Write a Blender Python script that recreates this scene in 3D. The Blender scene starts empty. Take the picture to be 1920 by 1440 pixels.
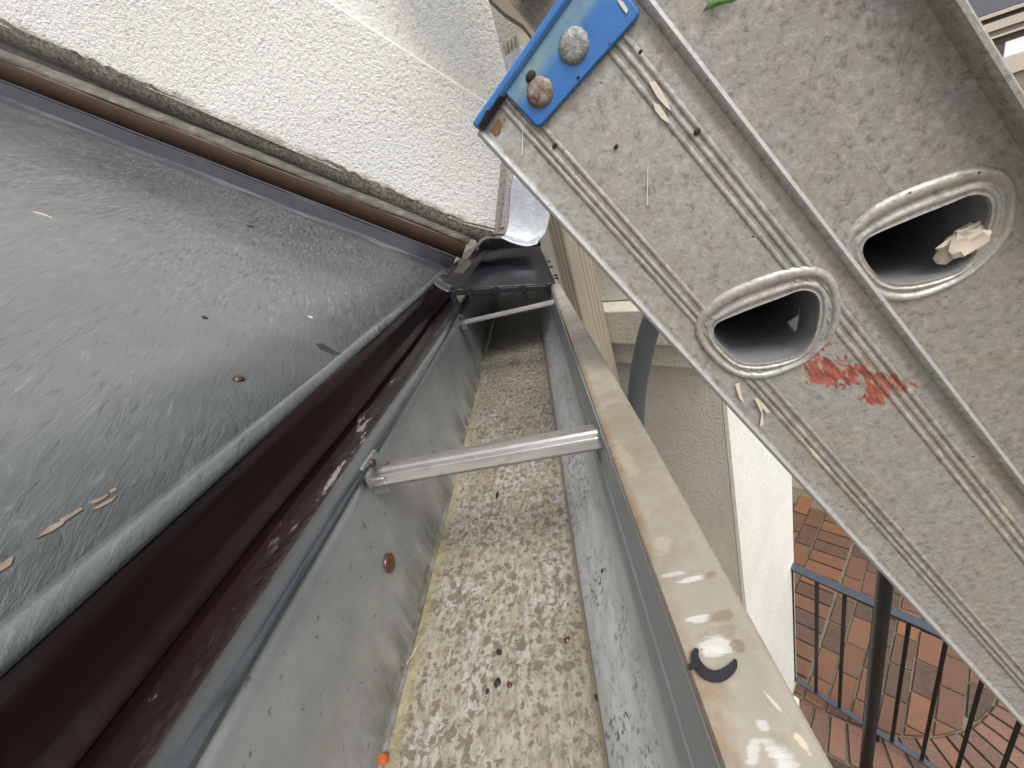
import bpy, bmesh, math, random
from mathutils import Vector, Matrix
random.seed(7)
S = bpy.context.scene
COL = S.collection
R = math.radians
ZO = 2.9                     # the camera (origin of the survey) sits 2.9 m above the patio
V = lambda *a: Vector(a)
OFF = V(0, 0, ZO)

# ------------------------------------------------------------------ camera
cd = bpy.data.cameras.new('camera'); cam = bpy.data.objects.new('camera', cd); COL.objects.link(cam)
cd.sensor_fit = 'HORIZONTAL'; cd.sensor_width = 36; cd.lens = 36 * 747 / 1920
cd.clip_start = .004; cd.clip_end = 500
IX = V(.9568, .0244, -.2897); IY = V(-.2548, -.4091, -.8762); IZ = V(-.1399, .9122, -.3852)
m = Matrix((IX, -IY, -IZ)).transposed().to_4x4(); m.translation = OFF
cam.matrix_world = m
S.camera = cam

# ------------------------------------------------------------------ sky, sun, exposure
SUN_EL, SUN_AZ = 58, 150      # azimuth: degrees clockwise from +Y
w = bpy.data.worlds.new('World'); S.world = w; w.use_nodes = True
nt = w.node_tree; nt.nodes.clear()
sky = nt.nodes.new('ShaderNodeTexSky'); sky.sky_type = 'NISHITA'; sky.sun_disc = False
sky.sun_elevation = R(SUN_EL); sky.sun_rotation = R(SUN_AZ); sky.dust_density = 3; sky.air_density = 1.0
hs = nt.nodes.new('ShaderNodeHueSaturation'); hs.inputs['Saturation'].default_value = .13
bg = nt.nodes.new('ShaderNodeBackground'); bg.inputs[1].default_value = .15
wo = nt.nodes.new('ShaderNodeOutputWorld')
nt.links.new(sky.outputs[0], hs.inputs['Color']); nt.links.new(hs.outputs[0], bg.inputs[0]); nt.links.new(bg.outputs[0], wo.inputs[0])
sd = bpy.data.lights.new('sun', 'SUN'); sd.energy = 1.3; sd.angle = R(25); sd.color = (1, .97, .92)
so = bpy.data.objects.new('sun', sd); COL.objects.link(so)
sv = V(math.sin(R(SUN_AZ)) * math.cos(R(SUN_EL)), math.cos(R(SUN_AZ)) * math.cos(R(SUN_EL)), math.sin(R(SUN_EL)))
so.rotation_euler = sv.to_track_quat('Z', 'Y').to_euler(); so.location = OFF + sv * 20
S.view_settings.view_transform = 'Standard'; S.view_settings.look = 'None'
S.view_settings.exposure = .7; S.view_settings.gamma = 1
S.render.engine = 'CYCLES'
S.cycles.max_bounces = 5
S.cycles.use_adaptive_sampling = True; S.cycles.adaptive_threshold = .02

def ray(u, v): return IX * (u - 960) + IY * (v - 720) + IZ * 747
def hit(u, v, n, p):
    r = ray(u, v); n = Vector(n); return r * (n.dot(Vector(p)) / n.dot(r))
GUT0, ROOF0, WALL0 = (-.04, .2, -.17), (-.13, -.3, -.053), (-.3, .64, -.02)
# ------------------------------------------------------------------ material helpers
class M:
    def __init__(s, name, rough=.6, metal=0, coat=0, spec=None, org=None):
        s.m = bpy.data.materials.new(name); s.m.use_nodes = True
        s.t = s.m.node_tree; s.b = s.t.nodes['Principled BSDF']
        s.b.inputs['Roughness'].default_value = rough; s.b.inputs['Metallic'].default_value = metal
        if coat: s.b.inputs['Coat Weight'].default_value = coat; s.b.inputs['Coat Roughness'].default_value = .06
        if spec is not None: s.b.inputs['Specular IOR Level'].default_value = spec
        s.tc = s.t.nodes.new('ShaderNodeTexCoord'); s.P = s.tc.outputs['Object']
        if org: s.P = s.map(loc=org)
    def L(s, a, b):
        if hasattr(a, 'is_output') or isinstance(a, bpy.types.NodeSocket): s.t.links.new(a, b)
        else:
            if b.type == 'RGBA' and not hasattr(a, '__len__'): a = (a, a, a, 1)
            elif b.type == 'RGBA' and len(a) == 3: a = (*a, 1)
            b.default_value = a
    def map(s, scale=(1, 1, 1), loc=(0, 0, 0), rot=(0, 0, 0), src=None):
        n = s.t.nodes.new('ShaderNodeMapping'); s.L(src or s.P, n.inputs[0])
        n.inputs['Scale'].default_value = scale; n.inputs['Location'].default_value = loc; n.inputs['Rotation'].default_value = rot
        return n.outputs[0]
    def noise(s, sc, det=4, ro=.55, dist=0, p=None, col=False):
        n = s.t.nodes.new('ShaderNodeTexNoise'); s.L(p or s.P, n.inputs['Vector'])
        n.inputs['Scale'].default_value = sc; n.inputs['Detail'].default_value = det
        n.inputs['Roughness'].default_value = ro; n.inputs['Distortion'].default_value = dist
        return n.outputs['Color' if col else 'Fac']
    def vor(s, sc, p=None, feat='F1', out='Distance', rnd=1):
        n = s.t.nodes.new('ShaderNodeTexVoronoi'); n.feature = feat; s.L(p or s.P, n.inputs['Vector'])
        n.inputs['Scale'].default_value = sc; n.inputs['Randomness'].default_value = rnd
        return n.outputs[out]
    def ramp(s, x, *st):
        n = s.t.nodes.new('ShaderNodeValToRGB'); s.L(x, n.inputs[0]); e = n.color_ramp.elements
        while len(e) < len(st): e.new(.5)
        for i, (p, c) in enumerate(st):
            e[i].position = p; c = (c, c, c) if not hasattr(c, '__len__') else c; e[i].color = (*c[:3], 1)
        return n.outputs[0]
    def mix(s, f, a, b, mode='MIX'):
        n = s.t.nodes.new('ShaderNodeMix'); n.data_type = 'RGBA'; n.blend_type = mode
        s.L(f, n.inputs[0]); s.L(a, n.inputs[6]); s.L(b, n.inputs[7]); return n.outputs[2]
    def mth(s, op, a, b=0, c=None, clamp=False):
        n = s.t.nodes.new('ShaderNodeMath'); n.operation = op; n.use_clamp = clamp
        s.L(a, n.inputs[0]); s.L(b, n.inputs[1])
        if c is not None: s.L(c, n.inputs[2])
        return n.outputs[0]
    def sep(s, p=None):
        n = s.t.nodes.new('ShaderNodeSeparateXYZ'); s.L(p or s.P, n.inputs[0]); return n.outputs
    def vmix(s, p, amt, sc):            # domain warp
        c = s.noise(sc, 3, .5, 0, p, True)
        n = s.t.nodes.new('ShaderNodeVectorMath'); n.operation = 'MULTIPLY_ADD'
        s.L(c, n.inputs[0]); n.inputs[1].default_value = (amt,) * 3; s.L(p, n.inputs[2]); return n.outputs[0]
    def band(s, x, lo, hi, soft):       # 1 inside [lo,hi]
        def ss(a, b):
            n = s.t.nodes.new('ShaderNodeMapRange'); n.interpolation_type = 'SMOOTHSTEP'; s.L(x, n.inputs[0])
            n.inputs[1].default_value = a; n.inputs[2].default_value = b; return n.outputs[0]
        return s.mth('MULTIPLY', ss(lo - soft, lo + soft), s.mth('SUBTRACT', 1, ss(hi - soft, hi + soft)))
    def ell(s, cx, cy, rx, ry, ang=0, p=None):   # distance field of an ellipse in local x,y (1 on the rim)
        o = s.sep(p)
        dx = s.mth('SUBTRACT', o[0], cx); dy = s.mth('SUBTRACT', o[1], cy); c, sn = math.cos(ang), math.sin(ang)
        a = s.mth('ADD', s.mth('MULTIPLY', dx, c / rx), s.mth('MULTIPLY', dy, sn / rx))
        b = s.mth('SUBTRACT', s.mth('MULTIPLY', dy, c / ry), s.mth('MULTIPLY', dx, sn / ry))
        return s.mth('SQRT', s.mth('ADD', s.mth('MULTIPLY', a, a), s.mth('MULTIPLY', b, b)))
    def bump(s, h, dist, strength=1, prev=None):
        n = s.t.nodes.new('ShaderNodeBump'); n.inputs['Strength'].default_value = strength; n.inputs['Distance'].default_value = dist
        s.L(h, n.inputs['Height'])
        if prev is not None: s.L(prev, n.inputs['Normal'])
        s.L(n.outputs[0], s.b.inputs['Normal']); return n.outputs[0]
    def col(s, c): s.L(c, s.b.inputs['Base Color']); return s
    def rgh(s, c): s.L(c, s.b.inputs['Roughness']); return s
    def mtl(s, c): s.L(c, s.b.inputs['Metallic']); return s

MAT = {}
def plain(name, c, rough=.6, metal=0, var=.15, sc=40, coat=0):
    k = M(name, rough, metal, coat); n = k.noise(sc, 5)
    k.col(k.mix(n, tuple(x * (1 - var) for x in c), tuple(x * (1 + var) for x in c)))
    k.rgh(k.ramp(n, (.3, max(0, rough - .08)), (.7, min(1, rough + .08))))
    MAT[name] = k.m; return k

# --- stucco (bright side wall, rough trowelled)
def stucco(name, base, dark, bsc, depth, dirt=False):
    k = M(name, .85, org=WALL0 if dirt else None)
    p = k.vmix(k.P, .006, 90)
    n1 = k.noise(bsc, 2, .6, .5, p); n2 = k.noise(bsc * 2.7, 2, .6)
    h = k.mth('ADD', n1, k.mth('MULTIPLY', n2, .35))
    big = k.noise(5, 3, .6)
    c = k.mix(k.ramp(big, (.35, 0), (.7, 1)), dark, base)
    c = k.mix(1, c, k.ramp(n1, (.28, .74), (.47, 1)), 'MULTIPLY')
    if dirt:
        o = k.sep(); nn = k.mth('ADD', k.mth('MULTIPLY', o[0], math.sin(R(37.5))), k.mth('MULTIPLY', o[2], math.cos(R(37.5))))
        al = k.mth('ADD', k.mth('MULTIPLY', o[0], -math.cos(R(37.5))), k.mth('MULTIPLY', o[2], math.sin(R(37.5))))
        nn = k.mth('SUBTRACT', nn, k.mth('MULTIPLY', al, .024))
        nn = k.mth('ADD', nn, k.mth('MULTIPLY', k.mth('SUBTRACT', k.noise(26, 5, .7), .5), .03))
        z0 = -.13 * math.sin(R(37.5)) - .053 * math.cos(R(37.5)) + .068
        c = k.mix(k.mth('MULTIPLY', k.band(nn, -9, z0 + .004, .006), .7), c, (.17, .155, .12))
    k.col(c); k.bump(h, depth, 1); MAT[name] = k.m
stucco('stucco', (.72, .71, .675), (.665, .65, .61), 220, .0025, True)
stucco('stucco_fine', (.63, .60, .52), (.55, .52, .445), 110, .0030)
stucco('stucco_lit', (.78, .765, .71), (.72, .70, .64), 120, .0026)  # paler copy of the bay stucco; the end face's daylight is in its colour
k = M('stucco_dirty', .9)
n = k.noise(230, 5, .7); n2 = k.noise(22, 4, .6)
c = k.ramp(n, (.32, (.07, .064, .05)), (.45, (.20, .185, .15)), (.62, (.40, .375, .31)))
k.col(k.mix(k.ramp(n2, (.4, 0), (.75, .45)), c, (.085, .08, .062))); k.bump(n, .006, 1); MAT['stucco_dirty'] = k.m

# --- roof sheet: dark, wet, glossy painted metal with a film of water
k = M('roof_metal', .34, 0, .7, org=ROOF0)
k.b.inputs['Coat IOR'].default_value = 1.5
o = k.sep(); al = k.mth('ADD', k.mth('MULTIPLY', o[0], -math.cos(R(37.5))), k.mth('MULTIPLY', o[2], math.sin(R(37.5))))
cx_ = k.t.nodes.new('ShaderNodeCombineXYZ')
k.L(k.mth('SUBTRACT', k.mth('MULTIPLY', al, .9), k.mth('MULTIPLY', o[1], .42)), cx_.inputs[0])
k.L(k.mth('MULTIPLY', k.mth('ADD', k.mth('MULTIPLY', al, .42), k.mth('MULTIPLY', o[1], .9)), .20), cx_.inputs[1])
sw = k.vmix(cx_.outputs[0], .012, 30)
rip_refl = k.noise(420, 4, .68, .2, sw)
iso = k.noise(380, 4, .68, .5, k.vmix(cx_.outputs[0], .02, 18))
msk = k.ramp(k.noise(5, 2, .5), (.40, 0), (.60, 1))
f = k.mix(msk, rip_refl, iso)
far = k.mth('ADD', .50, k.mth('MULTIPLY', k.band(o[1], .36, 9, .22), .90))
f = k.mth('ADD', .5, k.mth('MULTIPLY', k.mth('SUBTRACT', f, .5), far))
can = k.noise(7, 2, .4)
grm = k.noise(14, 4, .65)
c = k.mix(k.ramp(grm, (.3, 0), (.7, 1)), (.080, .089, .092), (.125, .134, .133))
c = k.mix(k.ramp(f, (.38, .8), (.46, 0)), c, (.034, .038, .038)); c = k.mix(k.ramp(f, (.54, 0), (.63, .65)), c, (.21, .23, .225))  # dark and pale streaks: the stucco wall's reflection put into the base colour
k.col(c); k.rgh(k.ramp(grm, (.3, .25), (.7, .42)))
k.L(k.ramp(f, (.35, .35), (.6, .8)), k.b.inputs['Coat Weight']); k.b.inputs['Coat Roughness'].default_value = .10
b0 = k.t.nodes.new('ShaderNodeBump'); b0.inputs['Distance'].default_value = .006; b0.inputs['Strength'].default_value = .6
k.L(can, b0.inputs['Height'])
nb = k.bump(f, .0010, 1, b0.outputs[0]); k.L(nb, k.b.inputs['Coat Normal']); MAT['roof_metal'] = k.m

# --- drip edge: dark oxblood brown, glossy
k = M('drip_metal', .3, 0, .0, .25, org=ROOF0); k.b.inputs['Coat Roughness'].default_value = .1
n = k.noise(18, 5, .6, 0, k.map((1, .25, 1), src=k.P))
c = k.mix(k.ramp(n, (.35, 0), (.7, 1)), (.0022, .0010, .0009), (.012, .0038, .0030))
sc = k.ramp(k.noise(110, 5, .7, 0, k.map((1, .3, 1), src=k.P)), (.60, 0), (.66, 1)); o = k.sep()
c = k.mix(k.mth('MULTIPLY', k.mth('MULTIPLY', sc, k.ramp(k.noise(9, 1), (.45, 0), (.6, 1))), k.band(o[0], -.123, -.110, .002)), c, (.26, .23, .21))
k.col(c); k.bump(k.noise(60, 3, .6), .0005, 1); MAT['drip_metal'] = k.m
k = M('nosing_metal', .3, .2, .8); n = k.noise(30, 4, .65, 0, k.map((1, .3, 1)))
k.b.inputs['Coat Roughness'].default_value = .12
k.col(k.mix(n, (.016, .021, .026), (.045, .055, .060))); k.bump(k.noise(80, 3, .6), .0006); MAT['nosing_metal'] = k.m
k = M('drip_gloss', .25, 0, 1.0, org=ROOF0); k.b.inputs['Coat Roughness'].default_value = .07; k.b.inputs['Coat IOR'].default_value = 1.6
n = k.noise(24, 5, .65, 0, k.map((1, .25, 1), src=k.P)); o = k.sep()
c = k.mix(k.ramp(n, (.35, 0), (.7, 1)), (.005, .003, .003), (.020, .0085, .0075))
c = k.mix(k.band(o[0], -.1085, 1, .003), c, k.mix(n, (.010, .014, .018), (.030, .040, .046)))
sc = k.ramp(k.noise(110, 5, .7, 0, k.map((1, .3, 1), src=k.P)), (.58, 0), (.64, 1))
c = k.mix(k.mth('MULTIPLY', k.mth('MULTIPLY', sc, k.ramp(k.noise(9, 1), (.45, 0), (.6, 1))), k.band(o[0], -.123, -.110, .002)), c, (.26, .23, .21))
k.col(c); k.bump(k.noise(90, 3, .6), .0007, 1); MAT['drip_gloss'] = k.m

# --- gutter, inside
k = M('trough_floor_metal', .42, org=GUT0)
wp = k.vmix(k.vmix(k.P, .0075, 170), .0035, 480)
big = k.noise(26, 3, .6); mod = k.mth('MULTIPLY', k.mth('SUBTRACT', big, .5), .9)
fine = k.noise(330, 4, .65, 0, k.map((1, .55, 1), src=k.P))
def spots(sc, lo, hi):
    t = k.t.nodes.new('ShaderNodeTexVoronoi'); k.L(wp, t.inputs['Vector']); t.inputs['Scale'].default_value = sc
    rd = k.sep(t.outputs['Color'])[0]; lim = k.mth('ADD', k.mth('MULTIPLY', k.mth('MULTIPLY', rd, rd), hi - lo), k.mth('ADD', lo, k.mth('MULTIPLY', mod, .5)))
    return k.mth('MULTIPLY', k.mth('SUBTRACT', k.mth('ADD', lim, k.mth('MULTIPLY', k.mth('SUBTRACT', fine, .5), .9)), t.outputs['Distance']), 7, clamp=True)
base = k.mix(k.ramp(k.noise(80, 4, .65, 0, k.map((1, .5, 1), src=k.P)), (.36, 0), (.62, 1)), (.30, .265, .185), (.385, .37, .33))
base = k.mix(k.ramp(fine, (.42, 0), (.58, .8)), base, (.20, .175, .135))
brown = k.mix(k.noise(120, 2), (.115, .09, .062), (.17, .142, .108))
s1 = spots(250, .16, .68); s2 = spots(520, .18, .70)
c = k.mix(k.mth('MULTIPLY', s2, .75), base, (.15, .12, .08)); c = k.mix(k.mth('MULTIPLY', s1, .85), c, brown)
rust = k.ramp(k.noise(30, 4, .7, .5), (.67, 0), (.72, .8)); c = k.mix(rust, c, (.13, .072, .032))
o = k.sep(); c = k.mix(k.mth('MULTIPLY', k.band(o[0], -.2, -.0985, .002), .6), c, k.mix(k.noise(60, 4), (.09, .085, .035), (.46, .39, .22)))
c = k.mix(k.mth('MULTIPLY', k.band(o[0], -.0220, .2, .0010), .8), c, (.17, .13, .075))
k.col(c); k.rgh(k.ramp(fine, (.4, .3), (.6, .52))); k.bump(k.mth('SUBTRACT', fine, k.mth('MULTIPLY', s1, .3)), .0009, .7); MAT['trough_floor_metal'] = k.m

k = M('trough_back_metal', .38, .55, org=GUT0)
n = k.noise(35, 6, .65); st = k.noise(45, 5, .7, .3, k.map((1, 1, .18))); o = k.sep()
c = k.mix(k.ramp(n, (.3, 0), (.7, 1)), (.33, .335, .335), (.46, .465, .46))
low = k.band(o[2], -1, -.146, .014); c = k.mix(k.mth('MULTIPLY', low, k.ramp(st, (.35, .15), (.6, .9))), c, (.135, .135, .115))
grn = k.mth('MULTIPLY', k.band(o[2], -1, -.163, .004), k.ramp(k.noise(90, 5, .7), (.46, 0), (.62, .8))); c = k.mix(grn, c, (.075, .08, .038))
c = k.mix(k.ramp(k.noise(250, 4, .6), (.64, 0), (.70, .7)), c, (.13, .12, .10))
k.col(c); k.mtl(k.mth('MULTIPLY', k.mth('SUBTRACT', 1, low), .6)); k.bump(n, .0009, .6); MAT['trough_back_metal'] = k.m

k = M('trough_front_metal', .40, .15, org=GUT0)
n = k.noise(60, 6, .7, .2, k.map((1, .45, 1))); o = k.sep()
c = k.mix(k.ramp(n, (.3, 0), (.7, 1)), (.40, .415, .425), (.62, .64, .655))
up = k.band(o[2], -.124, 1, .004); c = k.mix(k.mth('MULTIPLY', up, .75), c, (.20, .215, .228))  # shade of the steeper upper part above the bulge, put into the colour
chalk = k.mth('MULTIPLY', k.band(o[2], -.158, -.137, .008), k.ramp(k.noise(150, 5, .65, 0, k.map((1, .5, 1))), (.38, 0), (.60, .8))); c = k.mix(chalk, c, (.74, .755, .765))
clus = k.ramp(k.noise(34, 4, .65), (.44, 0), (.62, 1))
spk = k.mth('MULTIPLY', k.mth('MULTIPLY', k.ramp(k.noise(420, 3, .6), (.54, 0), (.59, 1)), clus), k.band(o[2], -1, -.134, .006)); c = k.mix(spk, c, (.085, .062, .05))
tan = k.band(o[2], -1, -.1652, .0010); c = k.mix(k.mth('MULTIPLY', tan, .9), c, (.23, .19, .125))
k.col(c); k.rgh(k.ramp(n, (.3, .28), (.7, .5))); k.bump(n, .0008, .6); MAT['trough_front_metal'] = k.m

k = M('tan_paint', .5, 0, .04, .35, org=GUT0)
n = k.noise(16, 5, .7); n3 = k.noise(130, 4, .65); o = k.sep()
c = k.mix(k.ramp(n, (.35, 0), (.68, 1)), (.225, .195, .15), (.36, .33, .275))
c = k.mix(k.ramp(k.noise(34, 5, .7, .6), (.54, 0), (.68, .7)), c, (.23, .165, .11))
c = k.mix(k.ramp(n3, (.55, 0), (.68, .45)), c, (.18, .14, .10))
rb_ = k.mth('MULTIPLY', k.band(o[0], -1, .0105, .0012), k.ramp(k.noise(60, 4, .7), (.4, 0), (.6, .75))); c = k.mix(rb_, c, (.24, .155, .085))
fr = k.noise(420, 4, .7, .3, k.map((.25, 1.3, 1), rot=(0, 0, .2), src=k.P))
def mark(u0, v0, u1, v1, wd, colr, amt=.85):
    global c
    A = hit(u0, v0, (0, 0, 1), (0, 0, -.0895)); B = hit(u1, v1, (0, 0, 1), (0, 0, -.0895)); m_ = (A + B) / 2; d_ = B - A
    q = k.ell(m_.x, m_.y, d_.length / 2, wd, math.atan2(d_.y, d_.x))
    q = k.mth('ADD', q, k.mth('MULTIPLY', k.mth('SUBTRACT', fr, .5), 2.6))
    c = k.mix(k.mth('MULTIPLY', k.mth('SUBTRACT', 1, k.band(q, .72, 1e6, .25)), amt * .8), c, colr)
WH, DK = (.55, .55, .53), (.16, .115, .075)
for a_ in ((1310, 1212, 1376, 1204, .0022, WH), (1316, 1228, 1362, 1222, .0012, WH), (1284, 1166, 1334, 1156, .0010, WH), (1258, 1100, 1328, 1080, .0010, WH), (1240, 1080, 1290, 1072, .0006, WH, .6),
           (1368, 1206, 1398, 1212, .0016, DK), (1330, 1166, 1378, 1148, .0016, DK, .7), (1318, 1086, 1350, 1070, .0012, DK, .7), (1340, 1180, 1390, 1190, .0022, DK, .45),
           (1412, 1352, 1450, 1372, .0012, WH), (1402, 1440, 1424, 1384, .0012, WH), (1424, 1384, 1480, 1436, .0016, WH), (1445, 1400, 1500, 1440, .0018, WH, .7), (1424, 1288, 1478, 1350, .0004, WH, .8), (1480, 1360, 1530, 1430, .0007, (.62, .52, .36), .8), (1225, 1010, 1262, 1030, .0040, (.46, .42, .35), .4), (1150, 830, 1200, 900, .0035, (.44, .38, .30), .35)):
    mark(*a_)
k.col(c); k.rgh(k.ramp(n3, (.3, .35), (.7, .55))); k.bump(n3, .0003, .7); MAT['tan_paint'] = k.m
k = M('tan_downspout', .45); n = k.noise(10, 5, .65, 0, k.map((1, 1, .3)))
k.col(k.mix(k.ramp(n, (.3, 0), (.7, 1)), (.33, .285, .215), (.43, .38, .295))); k.bump(k.noise(90, 4), .0004); MAT['tan_downspout'] = k.m
k = M('bright_metal', .34, .75); n = k.noise(150, 5, .65, 0, k.map((.25, 1, 1))); r_ = k.ramp(k.noise(70, 5, .7), (.56, 0), (.68, .7))
k.col(k.mix(r_, k.mix(n, (.26, .25, .235), (.50, .485, .46)), (.28, .21, .155))); k.bump(n, .0006, .6); MAT['bright_metal'] = k.m
k = M('flashing_metal', .38, .6); n = k.noise(26, 6, .7, .4); n2 = k.noise(90, 5, .7, 0, k.map((1, 1, .4)))
c = k.mix(k.ramp(n, (.35, 0), (.65, 1)), (.50, .515, .56), (.68, .69, .74)); c = k.mix(k.ramp(n2, (.55, 0), (.66, .8)), c, (.84, .85, .88))
c = k.mix(k.ramp(k.noise(60, 5, .7), (.62, 0), (.68, .6)), c, (.42, .36, .27)); k.col(c); k.mtl(k.ramp(n2, (.5, .6), (.65, .1))); k.bump(n, .003, .6); MAT['flashing_metal'] = k.m
plain('flashing_brown', (.060, .029, .013), .6, 0, .35, 40, 0)
plain('flashing_slate', (.035, .036, .046), .4, 0, .4, 60, .15)
k = M('ledge_metal', .75); n = k.noise(75, 6, .7, .3, k.map((.3, 1, 1)))
k.col(k.ramp(n, (.3, (.055, .051, .043)), (.55, (.12, .112, .096)), (.75, (.25, .235, .20)))); k.bump(n, .003); MAT['ledge_metal'] = k.m
k = M('guard_black', .38, 0, .0, .45); n = k.noise(50, 4); k.col(k.mix(n, (.008, .009, .012), (.018, .020, .026))); k.bump(n, .0006, .5); MAT['guard_black'] = k.m
k = M('guard_gloss', .25, .0, .6); n = k.noise(40, 5); k.col(k.mix(n, (.02, .018, .02), (.045, .04, .044))); MAT['guard_gloss'] = k.m

# --- ladder: oxidised, mottled aluminium
def alu(name, lo, hi, extra=None, metal=.25, rough=.5):
    k = M(name, rough, metal)
    p = k.vmix(k.P, .0025, 260)
    n1 = k.noise(330, 4, .7, .2, p); big = k.noise(20, 3, .6); hue = k.noise(70, 4, .65)
    mid_ = tuple((a * .45 + b * .55) for a, b in zip(lo, hi))
    c = k.ramp(n1, (.36, lo), (.45, mid_), (.53, tuple(x * 1.03 for x in mid_)), (.62, hi))
    c = k.mix(k.ramp(hue, (.40, 0), (.62, .5)), c, k.mix(1, c, (1.07, .98, .83), 'MULTIPLY'))
    c = k.mix(k.ramp(big, (.42, 0), (.72, .35)), c, tuple(x * y for x, y in zip(lo, (1.35, 1.28, 1.18))))
    c = k.mix(k.ramp(k.noise(42, 4, .7, 1.2), (.60, 0), (.74, .4)), c, tuple(min(1, x * 1.25) for x in hi))
    c = k.mix(k.ramp(k.noise(150, 3, .6, 0, k.map((.05, 1.6, 1), src=k.P)), (.64, 0), (.70, .35)), c, tuple(min(1, x * 1.15) for x in hi))
    c = k.mix(k.ramp(k.noise(120, 3, .6, 0, k.map((.04, 1.6, 1), (3, 7, 0), src=k.P)), (.66, 0), (.72, .35)), c, tuple(x * .8 for x in lo))
    c = k.mix(k.ramp(k.noise(300, 2, .5), (.735, 0), (.765, .9)), c, (.03, .025, .02))
    if extra: c = extra(k, c, n1)
    k.col(c); k.rgh(k.ramp(n1, (.35, rough + .12), (.65, rough - .1))); k.bump(n1, .0004, .6); MAT[name] = k.m
def front_marks(k, c, f):
    wp = k.vmix(k.map((1, 1, 1)), .010, 160); wp = k.map((1, 1, 1), (-.005, -.005, 0), src=wp)
    fr = k.noise(230, 4, .65, 1.0, k.map((.45, 1.6, 1), rot=(0, 0, .7)))
    def blob(cx, cy, rx, ry, a, hole=.1):
        d = k.ell(cx, cy, rx, ry, a, wp); d = k.mth('ADD', d, k.mth('MULTIPLY', k.mth('SUBTRACT', fr, .5), 2.6))
        return k.mth('SUBTRACT', 1, k.band(d, .92, 1e6, .06))
    r = blob(.1110, .0115, .0095, .0034, 1.75)
    for b in ((.1235, .0105, .0115, .0070, .45), (.131, .017, .0105, .0065, .5), (.1455, .0195, .0060, .0058, 0), (.1430, .0255, .0095, .0035, .55)):
        r = k.mth('MAXIMUM', r, blob(*b))
    brk = k.ramp(k.noise(260, 3, .65, .4, k.map((.35, 1.3, 1), rot=(0, 0, .55))), (.36, 0), (.45, 1)); red = k.mix(k.ramp(k.noise(300, 3, .6, .3, k.map((.4, 1.3, 1), rot=(0, 0, .6))), (.4, 0), (.6, 1)), (.24, .045, .028), (.44, .125, .08)); c = k.mix(k.mth('MULTIPLY', k.mth('MULTIPLY', r, .93), brk), c, red)
    o = k.sep()
    st = k.mth('MULTIPLY', k.ramp(k.noise(120, 4, .7, .3, k.map((.2, 2, 1))), (.585, 0), (.63, .9)), k.mth('MAXIMUM', k.band(o[1], -.018, -.008, .001), k.band(o[1], .0215, .030, .001)))
    st = k.mth('MULTIPLY', st, k.ramp(k.noise(22, 2), (.42, 0), (.56, 1)))
    c = k.mix(st, c, (.60, .53, .42))
    edge = k.mth('MAXIMUM', k.band(o[1], -1, -.0272, .0004), k.band(o[1], .0390, 1, .0005)); c = k.mix(k.mth('MULTIPLY', edge, .55), c, (.45, .46, .47))
    rdg = k.mth('MULTIPLY', k.mth('MAXIMUM', k.mth('MAXIMUM', k.band(o[1], -.0172, -.0085, .0006), k.band(o[1], .0212, .0305, .0006)), k.band(o[1], -.0268, -.0248, .0005)), k.ramp(k.noise(140, 4, .7), (.40, 0), (.60, .45))); c = k.mix(rdg, c, (.17, .142, .11))
    gr = k.mth('MULTIPLY', k.band(o[1], .0335, .0375, .0012), .55); c = k.mix(gr, c, (.14, .12, .09))
    return c
alu('ladder_front_metal', (.225, .212, .192), (.42, .408, .382), front_marks)
alu('ladder_rear_metal', (.185, .172, .154), (.365, .348, .32))
alu('ladder_rim_metal', (.23, .215, .19), (.46, .445, .415), lambda k, c, f: k.mix(k.ramp(k.noise(130, 5, .7), (.57, 0), (.66, .6)), c, (.40, .33, .24)), .35, .42)
plain('rung_inner_metal', (.13, .135, .137), .75, 0, .4, 120)
k = M('blue_paint', .34, 0, .25); n = k.noise(60, 5, .6); o = k.sep()
c = k.mix(n, (.008, .10, .33), (.022, .155, .43))
c = k.mix(k.mth('MULTIPLY', k.band(o[0], -.0525, -.0455, .0022), k.ramp(k.noise(90, 4, .6, .5, k.map((1, .4, 1))), (.35, .25), (.65, .95))), c, (.20, .30, .27))
c = k.mix(k.ramp(k.noise(260, 3), (.70, 0), (.74, .8)), c, (.01, .01, .012))
k.col(c); k.rgh(k.ramp(n, (.3, .25), (.7, .45))); k.bump(n, .0005); MAT['blue_paint'] = k.m
k = M('rivet_metal', .5, .4); n = k.noise(420, 5, .7); k.col(k.mix(k.ramp(n, (.35, 0), (.65, 1)), (.16, .15, .125), (.34, .34, .32))); k.bump(n, .0006); MAT['rivet_metal'] = k.m
k = M('rivet_rust', .6, .2); n = k.noise(260, 5, .7); k.col(k.ramp(n, (.36, (.09, .03, .018)), (.5, (.20, .15, .11)), (.65, (.33, .29, .24)))); k.bump(n, .0006); MAT['rivet_rust'] = k.m
plain('rust', (.10, .034, .016), .3, .2, .35, 300, .5)
plain('debris_rust', (.05, .022, .014), .35, .2, .4, 300, .3)
plain('worn_primer', (.19, .145, .11), .7, 0, .5, 260)
plain('rust_patch', (.23, .115, .04), .6, 0, .4, 300)
plain('black_paint', (.012, .012, .014), .35, 0, .2, 60, .2)
plain('marker_black', (.010, .010, .016), .5, 0, .2, 200)
plain('chalk_white', (.72, .72, .72), .7, 0, .15, 300)
plain('cream_paint', (.66, .58, .46), .6, 0, .12, 200)
plain('conduit_grey', (.085, .096, .108), .5, 0, .12, 60)
plain('debris_dark', (.018, .014, .011), .7, 0, .4, 300)
plain('berry_orange', (.45, .10, .02), .35, 0, .3, 300, .4)
plain('leaf_green', (.07, .17, .03), .5, 0, .3, 100)
plain('paper', (.58, .50, .39), .8, 0, .2, 90)
plain('mortar', (.16, .137, .10), .9, 0, .3, 60)
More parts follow.
